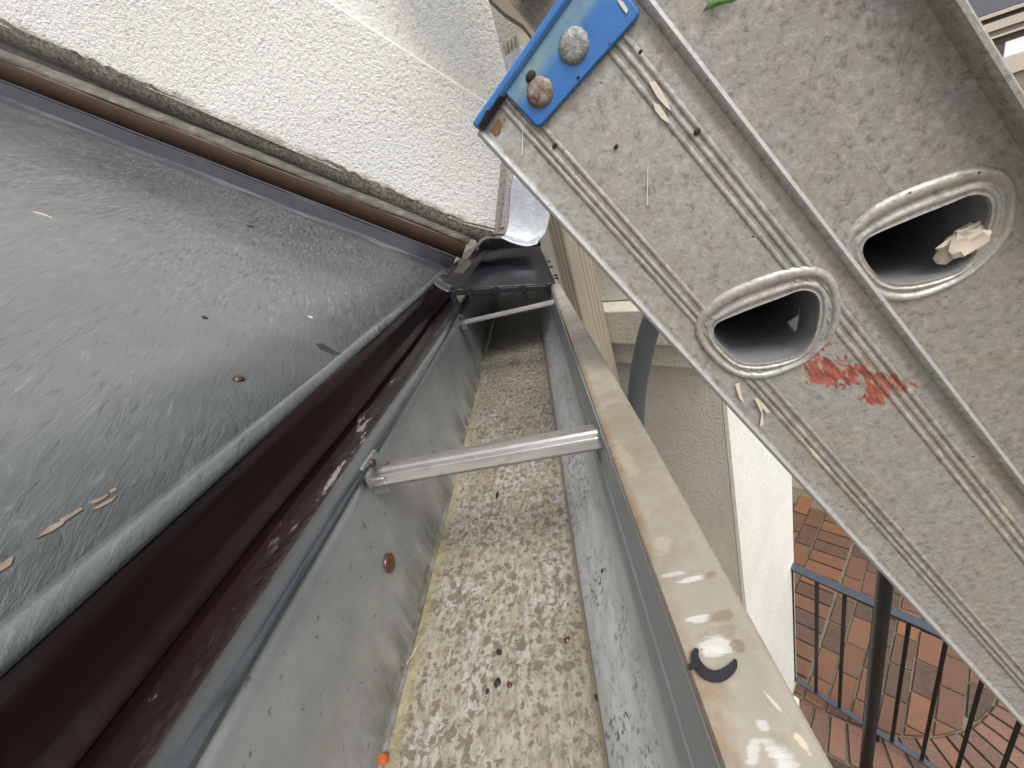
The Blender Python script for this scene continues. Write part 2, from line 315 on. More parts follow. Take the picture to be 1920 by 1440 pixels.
plain('soil', (.11, .095, .075), .95, 0, .3, 3)
plain('brown_board', (.21, .17, .125), .6, 0, .18, 30)
plain('house_tan', (.46, .40, .32), .6, 0, .1, 3); plain('house_dark', (.07, .055, .04), .7, 0, .2, 3)
plain('shingle', (.055, .06, .07), .9, 0, .4, 60); plain('white_trim', (.78, .80, .83), .5, 0, .04, 3)
k = M('black_iron', .5, 0, .1, .3); n = k.noise(25, 4); k.col(k.mix(n, (.006, .006, .007), (.015, .014, .015))); MAT['black_iron'] = k.m
k = M('wet_rail_sheen', .22, .85, .5); n = k.noise(25, 4); k.col(k.mix(n, (.10, .115, .145), (.16, .18, .22))); MAT['wet_rail_sheen'] = k.m  # sky's sheen on the wet black rails, put into a blue-grey metallic base
k = M('plastic_scrap', .15); k.col((.6, .63, .65)); k.b.inputs['Transmission Weight'].default_value = .7; MAT['plastic_scrap'] = k.m
# bricks take their own tint from the object's random value
k = M('brick_clay', .55, 0, .12)
oi = k.t.nodes.new('ShaderNodeObjectInfo')
c = k.ramp(oi.outputs['Random'], (0, (.045, .028, .018)), (.3, (.080, .042, .023)), (.55, (.185, .072, .026)), (.75, (.12, .052, .026)), (1, (.225, .095, .034)))
n = k.noise(22, 6, .7); n2 = k.noise(120, 5, .65)
c = k.mix(k.ramp(n, (.35, .55), (.68, 0)), c, (.14, .075, .055)); c = k.mix(k.ramp(n2, (.55, 0), (.75, .3)), c, (.26, .15, .085))
k.col(c); k.rgh(k.ramp(n, (.3, .35), (.7, .7))); k.bump(n2, .003, .8); MAT['brick_clay'] = k.m
k = M('brick_pink', .45, 0, .25)
oi = k.t.nodes.new('ShaderNodeObjectInfo')
c = k.ramp(oi.outputs['Random'], (0, (.10, .050, .033)), (.5, (.175, .085, .055)), (1, (.21, .096, .054)))
n = k.noise(22, 6, .7); n2 = k.noise(110, 5, .65)
c = k.mix(k.ramp(n, (.35, .5), (.68, 0)), c, (.20, .105, .08)); c = k.mix(k.ramp(n2, (.52, 0), (.72, .5)), c, (.30, .195, .145))
k.col(c); k.rgh(k.ramp(n, (.3, .25), (.7, .6))); k.bump(n2, .003, .8); MAT['brick_pink'] = k.m

# ------------------------------------------------------------------ object helpers
def root(name, label, cat, at=(0, 0, 0), group=None, kind=None):
    o = bpy.data.objects.new(name, None); COL.objects.link(o); o.location = V(*at) + OFF
    o.empty_display_size = .05
    if label: o['label'] = label
    if cat: o['category'] = cat
    if group: o['group'] = group
    if kind: o['kind'] = kind
    o['_o'] = 1; return o
ORG = {}
def Rt(name, label, cat, at=(0, 0, 0), **kw):
    o = root(name, label, cat, at, **kw); ORG[o.name] = V(*at); del o['_o']; return o
def mesh(name, vf, mat, parent=None, smooth=35, origin=None, local=False, solid=0, bevel=0, label=None, cat=None, group=None, kind=None, off=-1):
    vs, fs = vf
    if parent is not None: org = ORG.get(parent.name, V(0, 0, 0))
    else: org = V(*origin) if origin else V(0, 0, 0)
    me = bpy.data.meshes.new(name)
    me.from_pydata([tuple(v) if local else tuple(Vector(v) - org) for v in vs], [], fs)
    bm = bmesh.new(); bm.from_mesh(me); bmesh.ops.recalc_face_normals(bm, faces=bm.faces); bm.to_mesh(me); bm.free()
    me.materials.append(MAT[mat])
    if smooth:
        me.shade_smooth(); me.set_sharp_from_angle(angle=R(smooth))
    o = bpy.data.objects.new(name, me); COL.objects.link(o)
    if parent is not None: o.parent = parent; ORG[o.name] = org
    else: o.location = org + OFF; ORG[o.name] = org
    if solid:
        md = o.modifiers.new('thickness', 'SOLIDIFY'); md.thickness = solid; md.offset = off
    if bevel:
        md = o.modifiers.new('bevel', 'BEVEL'); md.width = bevel; md.segments = 2; md.limit_method = 'ANGLE'; md.angle_limit = R(40)
    for a, b in (('label', label), ('category', cat), ('group', group), ('kind', kind)):
        if b: o[a] = b
    return o
def loft(rings, closed=True, cap=True):
    vs = [v for r in rings for v in r]; n = len(rings[0]); fs = []
    for i in range(len(rings) - 1):
        for j in range(n if closed else n - 1):
            k2 = (j + 1) % n; fs.append((i * n + j, i * n + k2, (i + 1) * n + k2, (i + 1) * n + j))
    if cap and closed:
        fs.append(tuple(range(n))[::-1]); fs.append(tuple(range((len(rings) - 1) * n, len(rings) * n)))
    return vs, fs
def join(*l):
    vs, fs = [], []
    for a, b in l:
        k0 = len(vs); vs += list(a); fs += [tuple(i + k0 for i in f) for f in b]
    return vs, fs
def box(c, ax, hf):
    c = Vector(c); a, b, d = [Vector(q) * h for q, h in zip(ax, hf)]
    vs = [c + i * a + j * b + l * d for i in (-1, 1) for j in (-1, 1) for l in (-1, 1)]
    return vs, [(0, 1, 3, 2), (4, 6, 7, 5), (0, 4, 5, 1), (2, 3, 7, 6), (0, 2, 6, 4), (1, 5, 7, 3)]
AX = ((1, 0, 0), (0, 1, 0), (0, 0, 1))
def aabb(x0, x1, y0, y1, z0, z1): return box(((x0 + x1) / 2, (y0 + y1) / 2, (z0 + z1) / 2), AX, ((x1 - x0) / 2, (y1 - y0) / 2, (z1 - z0) / 2))
def tube(path, r, n=12, cap=True):
    path = [Vector(p) for p in path]; rings = []; up = None
    for i, p in enumerate(path):
        t = (path[min(i + 1, len(path) - 1)] - path[max(i - 1, 0)]).normalized()
        if up is None: up = t.orthogonal().normalized()
        up = (up - t * up.dot(t)).normalized(); q = t.cross(up); rr = r[i] if hasattr(r, '__len__') else r
        rings.append([p + rr * (math.cos(2 * math.pi * j / n) * up + math.sin(2 * math.pi * j / n) * q) for j in range(n)])
    return loft(rings, True, cap)
def prism(poly, dv):
    poly = [Vector(p) for p in poly]; return loft([poly, [p + Vector(dv) for p in poly]])
def crspline(pts, m=6, closed=False):
    n = len(pts); out = []; rg = range(n if closed else n - 1)
    for i in rg:
        p = [Vector(pts[(i + q) % n] if closed else pts[min(max(i + q, 0), n - 1)]) for q in (-1, 0, 1, 2)]
        for j in range(m):
            t = j / m
            out.append(.5 * (2 * p[1] + (p[2] - p[0]) * t + (2 * p[0] - 5 * p[1] + 4 * p[2] - p[3]) * t * t + (3 * p[1] - p[0] - 3 * p[2] + p[3]) * t ** 3))
    if not closed: out.append(Vector(pts[-1]))
    return out
def along_y(prof, ys, fn=None):
    """open profile (x,z) swept along Y"""
    return loft([[V(*(fn(x, z, y) if fn else (x, y, z))) for x, z in prof] for y in ys], False)
def lin(a, b, n): return [a + (b - a) * i / (n - 1) for i in range(n)]
jit = lambda a: random.uniform(-a, a)

# ================================================================== SETTING
mesh('ground', ([(-60, -60, -3.09), (60, -60, -3.09), (60, 60, -3.09), (-60, 60, -3.09)], [(0, 1, 2, 3)]), 'soil', kind='structure', label='bare earth around the patio')

# ---- patio of brick: axes s (along the bay wall) and t (across), a stadium-shaped landing
Sd = V(.7071, -.7071, 0); Td = V(.7071, .7071, 0); H = -2.9
def st(s, t, z=0): return Sd * s + Td * t + V(0, 0, H + z)
CS, CT, RR = -.348, 2.183, .645
clip = [(CS + RR * math.cos(a), CT + RR * math.sin(a)) for a in lin(math.pi, 2 * math.pi, 40)] + [(CS + RR, 3.262), (-1.9, 3.262), (-1.9, CT - .02), (CS - RR, CT - .01)]
patio = Rt('patio', None, None, (st(CS, CT)), kind='structure')
bedpoly = [(CS + (RR + .205) * math.cos(a), CT + (RR + .205) * math.sin(a)) for a in lin(math.pi, 2 * math.pi, 40)] + [(CS + RR + .205, 3.26), (-1.9, 3.26), (-1.9, CT)]
mesh('mortar_bed', prism([st(a, b, -.012) for a, b in bedpoly], (0, 0, -.16)), 'mortar', patio)
def clip_poly(poly):
    # clip to the semicircle where t < CT
    out = list(poly)
    n = 40
    for i in range(n):
        a0 = math.pi + math.pi * i / n; a1 = math.pi + math.pi * (i + 1) / n
        p = (CS + RR * math.cos(a0), CT + RR * math.sin(a0)); q = (CS + RR * math.cos(a1), CT + RR * math.sin(a1))
        ex, ey = q[0] - p[0], q[1] - p[1]; f = lambda v: ex * (v[1] - p[1]) - ey * (v[0] - p[0])
        res = []
        for j in range(len(out)):
            A, B = out[j - 1], out[j]; fa, fb = f(A), f(B)
            if (fa >= 0) != (fb >= 0):
                tt = fa / (fa - fb); res.append((A[0] + (B[0] - A[0]) * tt, A[1] + (B[1] - A[1]) * tt))
            if fb >= 0: res.append(B)
        out = res
        if len(out) < 3: return []
    return out
def area(p): return abs(sum(p[i - 1][0] * p[i][1] - p[i][0] * p[i - 1][1] for i in range(len(p)))) / 2
def slab(poly, z0, z1, ch=.004):
    c = V(sum(p[0] for p in poly) / len(poly), sum(p[1] for p in poly) / len(poly), 0)
    def ring(z, k): return [st(p[0] + (c.x - p[0]) * k, p[1] + (c.y - p[1]) * k, z) for p in poly]
    return loft([ring(z0, 0), ring(z1 - ch, 0), ring(z1, .05)])
def brick(poly, z=0, mat='brick_clay', bot=-.05):
    z += jit(.0025)
    mesh('brick', slab(poly, bot, z), mat, patio, 30)
def rect(s0, s1, t0, t1, g=.005):
    j = lambda: jit(.0015)
    return [(s0 + g + j(), t0 + g + j()), (s1 - g + j(), t0 + g + j()), (s1 - g + j(), t1 - g + j()), (s0 + g + j(), t1 - g + j())]
row0, pit = -.397, .0985
for r_i in range(7):                                   # running bond on the landing
    s0 = row0 + pit * r_i
    t0 = 1.894 - .2 * 3 + (.108 if r_i % 2 else 0)
    for q in range(8):
        a, b = t0 + .2 * q, t0 + .2 * q + .2
        if a > 2.95: continue
        p = clip_poly(rect(s0, s0 + pit, a, b)) if a < CT else rect(s0, s0 + pit, a, b)
        if len(p) > 2 and area(p) > .0012: brick(p)
for q in range(15):                                    # row of headers beside them
    a = 2.411 + .1085 * (q - 9); p = clip_poly(rect(-.612, -.404, a, a + .1085)) if a < CT else rect(-.612, -.404, a, a + .1085)
    if len(p) > 2 and area(p) > .0012 and a < 3.15: brick(p, .004)
for r_i in range(4):                                   # running rows on the house side
    s1 = -.614 - .104 * r_i
    for q in range(8):
        a = 1.80 + .21 * q + (.105 if r_i % 2 else 0)
        if a + .21 > 3.255: continue
        p = clip_poly(rect(s1 - .104, s1, a, a + .21)) if a < CT else rect(s1 - .104, s1, a, a + .21)
        if len(p) > 2 and area(p) > .0012: brick(p, .004)
a = 183
while a < 357:                                         # soldiers fanned round the rim
    a0, a1 = R(a + .45), R(a + 5.35); pl = []
    for rr, aa in ((RR + .012, a0), (RR + .2, a0 + .004), (RR + .2, a1 - .004), (RR + .012, a1)):
        pl.append((CS + (rr + jit(.003)) * math.cos(aa), CT + (rr + jit(.003)) * math.sin(aa)))
    brick(pl, .003, 'brick_pink')
    a += 5.85
a = 181
while a < 350:                                         # riser course under the rim
    a0, a1 = R(a + .4), R(a + 13.2)
    pl = [(CS + rr * math.cos(aa), CT + rr * math.sin(aa)) for rr, aa in ((.80, a0), (.838, a0), (.8395, (a0 + a1) / 2), (.838, a1), (.80, a1))]
    mesh('brick', slab(pl, -.125, -.062), 'brick_clay', patio, 30)
    a += 13.6
low = Rt('lower_path', None, None, st(-.35, 1.0, -.17), kind='structure')
mesh('path_bed', prism([st(a_, b_, -.172) for a_, b_ in ((-2, .2), (1.2, .2), (1.2, 1.52), (-2, 1.52))], (0, 0, -.02)), 'mortar', low)
for i in range(11):
    for j in range(7):
        a_ = -1.25 + .2 * j + (.1 if i % 2 else 0); b_ = .62 + .1 * i
        if math.hypot(a_ + .1 - CS, b_ + .05 - CT) < .98 and b_ + .1 > CT - .95 and math.hypot(a_ + .1 - CS, b_ + .05 - CT) < .9: continue
        mesh('brick', slab(rect(a_, a_ + .2, b_, b_ + .1), -.20, -.155 + jit(.002)), 'brick_clay', low, 30)

# ---- low wall closing the patio at the back
gw = Rt('garden_wall', 'low cream rendered wall at the far edge of the brick patio', 'wall', st(-1, 3.3))
mesh('wall_face', prism([st(-2.4, 3.265, -.1), st(1.4, 3.265, -.1), st(1.4, 3.42, -.1), st(-2.4, 3.42, -.1)], (0, 0, .75)), 'stucco_fine', gw, bevel=.01)
mesh('coping', prism([st(-2.42, 3.245, .652), st(1.42, 3.245, .652), st(1.42, 3.44, .652), st(-2.42, 3.44, .652)], (0, 0, .05)), 'stucco_lit', gw, bevel=.01)

# ================================================================== HOUSE, LOWER BAY
bay = Rt('bay_wall', 'cream rendered bay wall with stepped mouldings below the gutter, bright end face', 'wall', st(-.9, 1.04))
# corner C (s,t) with n.p = t = 1.04 ; end face runs along t at s = sC
sC = (.413 - 1.058) * .7071
def zs(z): return z - H
mesh('wall_face', prism([st(sC, 1.04), st(sC, 1.615), st(-2.6, 1.615), st(-2.6, 1.04)], (0, 0, zs(-.558))), 'stucco_fine', bay, bevel=.006)
mesh('end_face', prism([st(sC + .0005, 1.0385), st(sC + .012, 1.0385), st(sC + .012, 1.605), st(sC + .0025, 1.605)], (0, 0, zs(-.56))), 'stucco_lit', bay)
mesh('moulding', prism([st(sC + .012, 1.01, zs(-.556)), st(sC + .012, 1.60, zs(-.556)), st(-2.6, 1.60, zs(-.556)), st(-2.6, 1.01, zs(-.556))], (0, 0, .079)), 'stucco_fine', bay, bevel=.004)
mesh('moulding', prism([st(sC + .03, .985, zs(-.475)), st(sC + .03, 1.61, zs(-.475)), st(-2.6, 1.61, zs(-.475)), st(-2.6, .985, zs(-.475))], (0, 0, .112)), 'stucco_fine', bay, bevel=.005)
mesh('upper_wall', prism([st(sC, 1.07, zs(-.361)), st(sC, 1.6, zs(-.361)), st(-2.6, 1.6, zs(-.361)), st(-2.6, 1.07, zs(-.361))], (0, 0, .95)), 'stucco_fine', bay, bevel=.005)
mesh('plinth', prism([st(sC + .0135, 1.03, .0), st(sC + .068, 1.03, .0), st(sC + .068, 1.45, .0), st(sC + .0135, 1.45, .0)], (0, 0, .15)), 'stucco_lit', bay, bevel=.012)

# ---- downspout, rotated 45 degrees, ribbed sheet
ds = Rt('downspout', 'tan ribbed metal downspout standing behind the far end of the gutter', 'downspout', (.086, 1.15, H))
K = V(.075 * 1.15, 1.15, 0); fa, fb = .055, .107
def ribbed(p, q, nrm, ribs, depth=.0035):
    out = []; d = q - p; L_ = d.length; d.normalize(); out.append(p + d * .005)
    for c in ribs:
        for o_, hh in ((-.0045, 0), (-.002, 1), (.002, 1), (.0045, 0)): out.append(p + d * (c + o_) - nrm * depth * hh)
    out.append(p + d * (L_ - .005)); return out
Kl = K - Sd * fa; Kr = K + Td * fb; Kb = Kl + Td * fb
prof = ribbed(Kl, K, -Td, [.014, .0275, .041]) + ribbed(K, Kr, Sd, [.03, .046, .062, .078, .094][1:]) + ribbed(Kr, Kb, Td, [.02, .035]) + ribbed(Kb, Kl, -Sd, [.05])
mesh('pipe', loft([[p + V(0, 0, z) for p in prof] for z in (H - .1, -.02)]), 'tan_downspout', ds, 50)
mesh('pipe', loft([[K + (p - K) * .985 + V(.001, .002, z) for p in prof] for z in (-.022, .345)]), 'tan_downspout', ds, 50)
mesh('strap', loft([[(K + Kb) / 2 + (p - (K + Kb) / 2) * 1.03 + V(0, 0, z) for p in (Kl, K, Kr, Kb)] for z in (.300, .322)]), 'flashing_metal', ds)
eb = mesh('eave_board', prism([(.022, .85, .327), (.0363, .85, .309), (.0538, .85, .2859), (.0767, .85, .2637), (.0894, .85, .2399), (.30, .85, .10), (.34, .85, .62), (.02, .85, .62)], (0, .02, 0)), 'brown_board', origin=(.03, .85, .3), label='brown sloping eave board above the tan downspout', cat='board')

# ---- grey conduit
cp = [(.36, .856, -.10), (.30, .916, -.20), (.2345, .9818, -.3512), (.2083, 1.008, -.4342), (.1825, 1.0338, -.5357), (.1599, 1.0564, -.6679), (.150, 1.066, -.85), (.146, 1.07, -1.3), (.146, 1.07, -2.0), (.146, 1.07, H)]
cp = [V(*p) - Td * .08 * 0 for p in cp]
mesh('conduit', tube(crspline(cp, 8), .0255, 20), 'conduit_grey', origin=(.146, 1.07, H), label='thick grey flexible conduit curving up the wall under the ladder', cat='conduit')

# ---- iron railing
ra, rb = V(.7948, 1.4318, 0), V(1.1174, 1.0403, 0); rd = (rb - ra).normalized(); rn = V(-rd.y, rd.x, 0)
rl = Rt('iron_railing', 'wet black iron railing with thin balusters on the brick landing', 'railing', (*ra.xy, H))
def bar(p, q, wv, hv): # rectangular bar
    p, q = Vector(p), Vector(q); d = (q - p).normalized(); return box((p + q) / 2, (d, rn, V(0, 0, 1)), ((q - p).length / 2, wv, hv))
RZ, TZ = -2.82, -1.9
mesh('bottom_rail', bar(ra - rd * .02 + V(0, 0, RZ), ra + rd * 1.5 + V(0, 0, RZ), .014, .006), 'wet_rail_sheen', rl, bevel=.002)
mesh('top_rail', bar(ra - rd * .02 + V(0, 0, TZ), ra + rd * 1.5 + V(0, 0, TZ), .020, .005), 'wet_rail_sheen', rl, bevel=.003)
mesh('top_rail_channel', bar(ra - rd * .02 + V(0, 0, TZ - .013), ra + rd * 1.5 + V(0, 0, TZ - .013), .0125, .0075), 'black_iron', rl)
for i in range(14):
    c = ra + rd * (.004 + .1035 * i)
    mesh('baluster', box(c + V(0, 0, (RZ + TZ) / 2 - .006), (rd, rn, V(0, 0, 1)), (.0068, .0068, (TZ - RZ) / 2 - .0125)), 'black_iron', rl, bevel=.001)
for i in (3, 13):
    c = ra + rd * (.055 + .1035 * i); mesh('foot', box(c + V(0, 0, (H + RZ - .006) / 2), (rd, rn, V(0, 0, 1)), (.009, .009, (RZ - .006 - H) / 2)), 'black_iron', rl)
po = Rt('iron_post', 'tall thick black iron post standing in front of the thin balusters', 'post', (.8123, .9447, H - .155))
mesh('shaft', tube([(.8123, .9447, H - .15), (.8123, .9447, -1.25)], .0215, 20), 'black_iron', po)
mesh('base_flange', tube([(.8123, .9447, H - .158), (.8123, .9447, H - .146)], .045, 20), 'black_iron', po)
mesh('cap', tube([(.8123, .9447, -1.25), (.8123, .9447, -1.235), (.8123, .9447, -1.22)], [.025, .025, .008], 20), 'black_iron', po)

# ---- neighbouring house, far right
nh = Rt('neighbour_house', 'tan house eave with dark roof and white window glimpsed past the ladder', 'house', (6, 5, H))
def strip(nm, z0, z1, y0, mat, x0=4.2, x1=9): return mesh(nm, aabb(x0, x1, y0, 5.3, z0, z1), mat, nh, bevel=.004)
rf = mesh('roof', prism([(4.0, 4.93, .306), (4.0, 7.0, 1.5), (4.0, 7.0, 1.4), (4.0, 5.0, .302)], (5, 0, 0)), 'shingle', nh)
strip('gutter_rim', .269, .302, 4.93, 'house_tan'); strip('gutter_trough', .233, .267, 4.985, 'house_dark'); strip('fascia', .155, .231, 4.95, 'house_tan')
strip('soffit', .113, .153, 4.975, 'brown_board'); strip('frieze', .09, .111, 4.96, 'house_tan'); strip('dark_board', .032, .088, 5.0, 'house_dark')  # dark brown board below the frieze
wn = strip('window', -.10, .030, 4.99, 'white_trim', 4.88, 6.4); strip('wall_panel', -.26, -.102, 4.97, 'house_tan'); strip('lower_wall', H - .15, -.262, 5.0, 'brown_board')
mesh('wall_end', aabb(4.2, 4.878, 4.995, 5.3, -.10, .030), 'house_dark', nh)

# ================================================================== MAIN HOUSE: ROOF, WALL, FLASHING
TH = R(37.5); E_ = V(-math.cos(TH), 0, math.sin(TH)); NR = V(math.sin(TH), 0, math.cos(TH)); P0 = V(-.13, 0, -.053)
def rf_(al, y, n): return P0 + E_ * al + NR * n + V(0, y, 0)
roof = Rt('metal_roof', 'wet dark slate metal roof sheet sloping down to the gutter', 'roof', (-.13, -.3, -.053))
ys = lin(-1.6, .604, 60)
mesh('roof_sheet', loft([[rf_(al, y, 0) for al in lin(.004, 1.7, 30)] for y in ys], False), 'roof_metal', roof, 60, solid=.0012)
# rounded nosing
nos = []
for i in range(9):
    a_ = R(90 - 37.5) * (1 - i / 8)          # outward normal turns from roof normal to horizontal
    nos.append((math.cos(a_), math.sin(a_)))
rc = .0046; t0 = rf_(.004, 0, .0016); cxz = (t0.x - math.sin(TH) * rc, t0.z - math.cos(TH) * rc)
prof = [(cxz[0] + rc * c, cxz[1] + rc * s_) for c, s_ in nos]
prof = [tuple((P0 + E_ * .0075 + NR * .0011).xz)] + prof + [(prof[-1][0], prof[-1][1] - .002)]
yy = lin(-1.6, .615, 40)
mesh('nosing', along_y(prof, yy, lambda x, z, y: (x + .0005 * math.sin(y * 23), y, z)), 'roof_metal', roof, 60, solid=.0008)
xf, zf = prof[-1]
dp = [(xf - .001, zf), (xf - .0012, zf - .008), (xf - .001, -.074), (xf + .001, -.0785), (xf + .004, -.0805), (xf + .0105, -.0822), (-.1100, -.0838), (-.1062, -.0845), (-.1035, -.0855), (-.1020, -.0872), (-.1024, -.0890), (-.1040, -.0895)]
dr = mesh('drip_edge', along_y(dp[:5], lin(-1.6, .612, 50), lambda x, z, y: (x + .0004 * math.sin(y * 41), y, z + .0005 * math.sin(y * 17))), 'drip_metal', roof, 50, solid=.0007)
mesh('drip_flange', along_y(dp[4:], lin(-1.6, .612, 50), lambda x, z, y: (x + .0004 * math.sin(y * 41), y, z + .0005 * math.sin(y * 17))), 'drip_gloss', roof, 50, solid=.0007)
mesh('hem_bead', tube([(-.1029, y, -.0882 + .0004 * math.sin(y * 17)) for y in lin(-1.6, .612, 30)], .0013, 8), 'nosing_metal', roof)
def dome(c, nrm, r, hgt, nm, mat, par, n=14, flat=.35):
    c = Vector(c); nrm = Vector(nrm).normalized(); u = nrm.orthogonal().normalized(); v = nrm.cross(u)
    rings = []
    for k_, (q, hh) in enumerate(((1, 0), (1, .25), (.92, .62), (.72, .87), (.4, .98), (.06, 1))):
        rings.append([c + nrm * hgt * hh + r * q * (1 + jit(.03)) * (math.cos(2 * math.pi * j / n) * u + math.sin(2 * math.pi * j / n) * v) for j in range(n)])
    return mesh(nm, loft(rings), mat, par, 60)
def roofpix(al, y): return rf_(al, y, .0004)
# screws and debris on the roof come later (need pixel survey helper)
def onroof(u, v): return hit(u, v, NR, P0)
c = onroof(447, 715); dome(c + NR * .0003, NR, .0028, .0026, 'screw_head', 'debris_rust', roof)
mesh('sealant_dab', prism([onroof(*q) + NR * .0005 for q in ((590, 648), (604, 647), (625, 660), (640, 668), (622, 668), (600, 658))], NR * .0008), 'debris_dark', roof)
for q in (((70, 1018), (92, 996), (108, 988), (126, 980), (118, 992), (100, 1004)), ((112, 982), (132, 972), (150, 960), (158, 962), (140, 974), (122, 986)), ((166, 950), (186, 942), (206, 932), (198, 942), (178, 952)), ((172, 963), (196, 950), (220, 937), (210, 948), (184, 962)), ((205, 928), (216, 922), (220, 926), (210, 932)), ((0, 1068), (28, 1050), (22, 1068), (0, 1082))):
    mesh('worn_patch', prism([onroof(*p) + NR * .0004 for p in q], NR * .0014), 'worn_primer', roof)

for q, md_ in ((((62, 401), (80, 405), (98, 412), (80, 406)), 'cream_paint'), (((462, 424), (474, 426), (477, 429), (465, 428)), 'debris_dark'), (((578, 596), (586, 599), (585, 600), (577, 597)), 'cream_paint'), (((378, 597), (388, 599), (390, 602), (380, 601)), 'debris_dark')):
    mesh('fleck', prism([onroof(*p) + NR * .0004 for p in q], NR * .0014), md_, roof)
c = onroof(110, 948); dome(c + NR * .0004, NR, .0006, .0008, 'water_bead', 'bright_metal', roof)

# ---- flashing where the roof meets the wall, swept along the roof slope
fl = Rt('wall_flashing', 'brown and slate metal flashing strip between the roof and the stucco wall', 'flashing', (-.2, .61, .0))
def sweep(prof, a0, a1, n=24, w=0.0006):
    return loft([[rf_(al + 0, y + w * math.sin(al * 37 + i), nn + w * math.sin(al * 29 + i * 2)) for i, (y, nn) in enumerate(prof)] for al in lin(a0, a1, n)], False)
mesh('slate_upstand', sweep([(.600, .0012), (.604, .0018), (.6065, .004), (.6085, .0195), (.6105, .0215), (.617, .0222)], -.004, 1.7), 'flashing_slate', fl, 25, solid=.0008)
mesh('fold_line', loft([[rf_(al, .6092 + .0013 * math.cos(a_), .0212 + .0013 * math.sin(a_)) for a_ in lin(0, 2 * math.pi, 9)[:-1]] for al in lin(-.002, 1.7, 12)]), 'nosing_metal', fl)
mesh('brown_face', sweep([(.6165, .0215), (.618, .0425), (.6195, .0442), (.622, .0446)], -.012, 1.7), 'flashing_brown', fl, 18, solid=.0008)
mesh('ledge', sweep([(.6185, .0446), (.6215, .0500), (.626, .0545), (.634, .0570)], -.015, 1.7, 60, .0012), 'ledge_metal', fl, 60, solid=.001)

# ---- stucco wall: raking band with a leaning cut end, smoother wall set back above it
wall = Rt('stucco_wall', 'bright cream stucco wall with raking band above the metal roof', 'wall', (-.3, .64, -.02))
eo = V(-.0501, .62, -.0219); ed = V(.0380, 0, .0845).normalized()
def bandpt(al, n, y): return rf_(al, y, n)
# band face: lower edge n(al), upper edge
def nlow(al): return .073 - .0 * al if al < .0 else .068 + .024 * al
rows = []
als = [-.0445] + lin(.0, 1.7, 170)
for q in range(13):
    f_ = q / 12; ring = []
    for al in als:
        lo, hi = nlow(al), .2145 + .14 * max(al, 0)
        n_ = lo + (hi - lo) * f_
        if al < -.04:                         # leaning end
            p = eo + ed * (f_ * .20); p.y = .62
        else: p = rf_(al, .62 + .0012 * math.sin(al * 15 + f_ * 4), n_)
        ring.append(p)
    rows.append(ring)
mesh('raking_band', loft(rows, False), 'stucco', wall, 60)
top = rows[-1]
mesh('band_top', loft([top, [p + V(0, .006, .004) for p in top], [p + V(0, .026, .008) for p in top]], False), 'stucco', wall, 60)
mesh('band_end', loft([[eo + ed * (f_ * .20), eo + ed * (f_ * .20) + V(.0015, .004, 0), eo + ed * (f_ * .20) + V(.011, .026, .002), eo + ed * (f_ * .20) + V(.015, .034, .002)] for f_ in lin(-.02, 1, 14)], False), 'stucco_fine', wall, 40)
lows = [rf_(al, .62, nlow(al)) for al in als[1:]]; lows = [eo] + lows
mesh('stained_underside', loft([[p + V(0, -.0006, 0) + NR * (.005 + jit(.0025)) for p in lows], [p + V(jit(.001), .002, 0) - NR * (.006 + jit(.0015)) for p in lows], [p + V(0, .006 + jit(.001), 0) - NR * .013 for p in lows], [p + V(0, .014, 0) - NR * .019 for p in lows]], False), 'stucco_dirty', wall, 60)
mesh('set_back_wall', aabb(-1.9, .0245, .6445, .80, -.02, 1.7), 'stucco', wall)
mesh('wall_core', prism([rf_(al, .6455, n_) for al, n_ in ((.03, .02), (1.7, .02), (1.7, .06), (.03, .06))], (0, .15, 0)), 'stucco_dirty', wall)
# house body under the roof
hb = Rt('house_body', 'cream rendered house wall under the gutter and roof', 'wall', (-.6, -.3, H))
mesh('wall_face', aabb(-1.5, -.126, -1.6, 1.0, H - .15, -.19), 'stucco_fine', hb)
mesh('fascia', aabb(-.124, -.108, -1.6, 1.0, -.188, -.092), 'brown_board', hb)

# ---- kick-out flashing of bright sheet, bent
kf = Rt('kickout_flashing', 'bright bent sheet metal flashing tab at the wall end above the guard', 'flashing', (0, .63, -.05))
def py(u, v, y): return hit(u, v, (0, 1, 0), (0, y, 0))
tabs = [[(962, 326, .640), (990, 345, .640), (1016, 364, .638), (1038, 385, .636)],
        [(956, 360, .638), (985, 372, .638), (1010, 385, .636), (1033, 400, .634)],
        [(954, 400, .636), (980, 408, .635), (1005, 415, .633), (1029, 418, .630)],
        [(950, 428, .632), (975, 436, .630), (1002, 442, .628), (1022, 438, .625)],
        [(946, 440, .628), (968, 449, .624), (993, 454, .622), (1013, 448, .620)],
        [(940, 445, .618), (962, 455, .612), (988, 461, .610), (1008, 456, .610)]]
g = []
for r_ in tabs: g.append(crspline([py(*p) for p in r_], 5))
g2 = [crspline([g[i][j] for i in range(len(g))], 4) for j in range(len(g[0]))]
mesh('tab', loft(g2, False), 'flashing_metal', kf, 60, solid=.0012)
rim = [g2[j][-1] for j in range(len(g2))]
mesh('rolled_rim', tube(rim, .0012, 8), 'chalk_white', kf)
flap = [[(946, 442, .628), (936, 441, .630), (926, 438, .632), (918, 440, .634)],
        [(936, 447, .618), (926, 447, .618), (914, 444, .622), (902, 446, .626)],
        [(912, 444, .612), (905, 450, .606), (897, 460, .604), (890, 462, .612)],
        [(893, 462, .602), (888, 470, .600), (880, 478, .600), (872, 472, .612)],
        [(880, 480, .597), (877, 484, .597), (871, 488, .598), (866, 484, .606)]]
g = [crspline([py(*p) for p in r_], 4) for r_ in flap]
g2 = [crspline([g[i][j] for i in range(len(g))], 4) for j in range(len(g[0]))]
mesh('torn_flap', loft(g2, False), 'ledge_metal', kf, 60, solid=.0012)

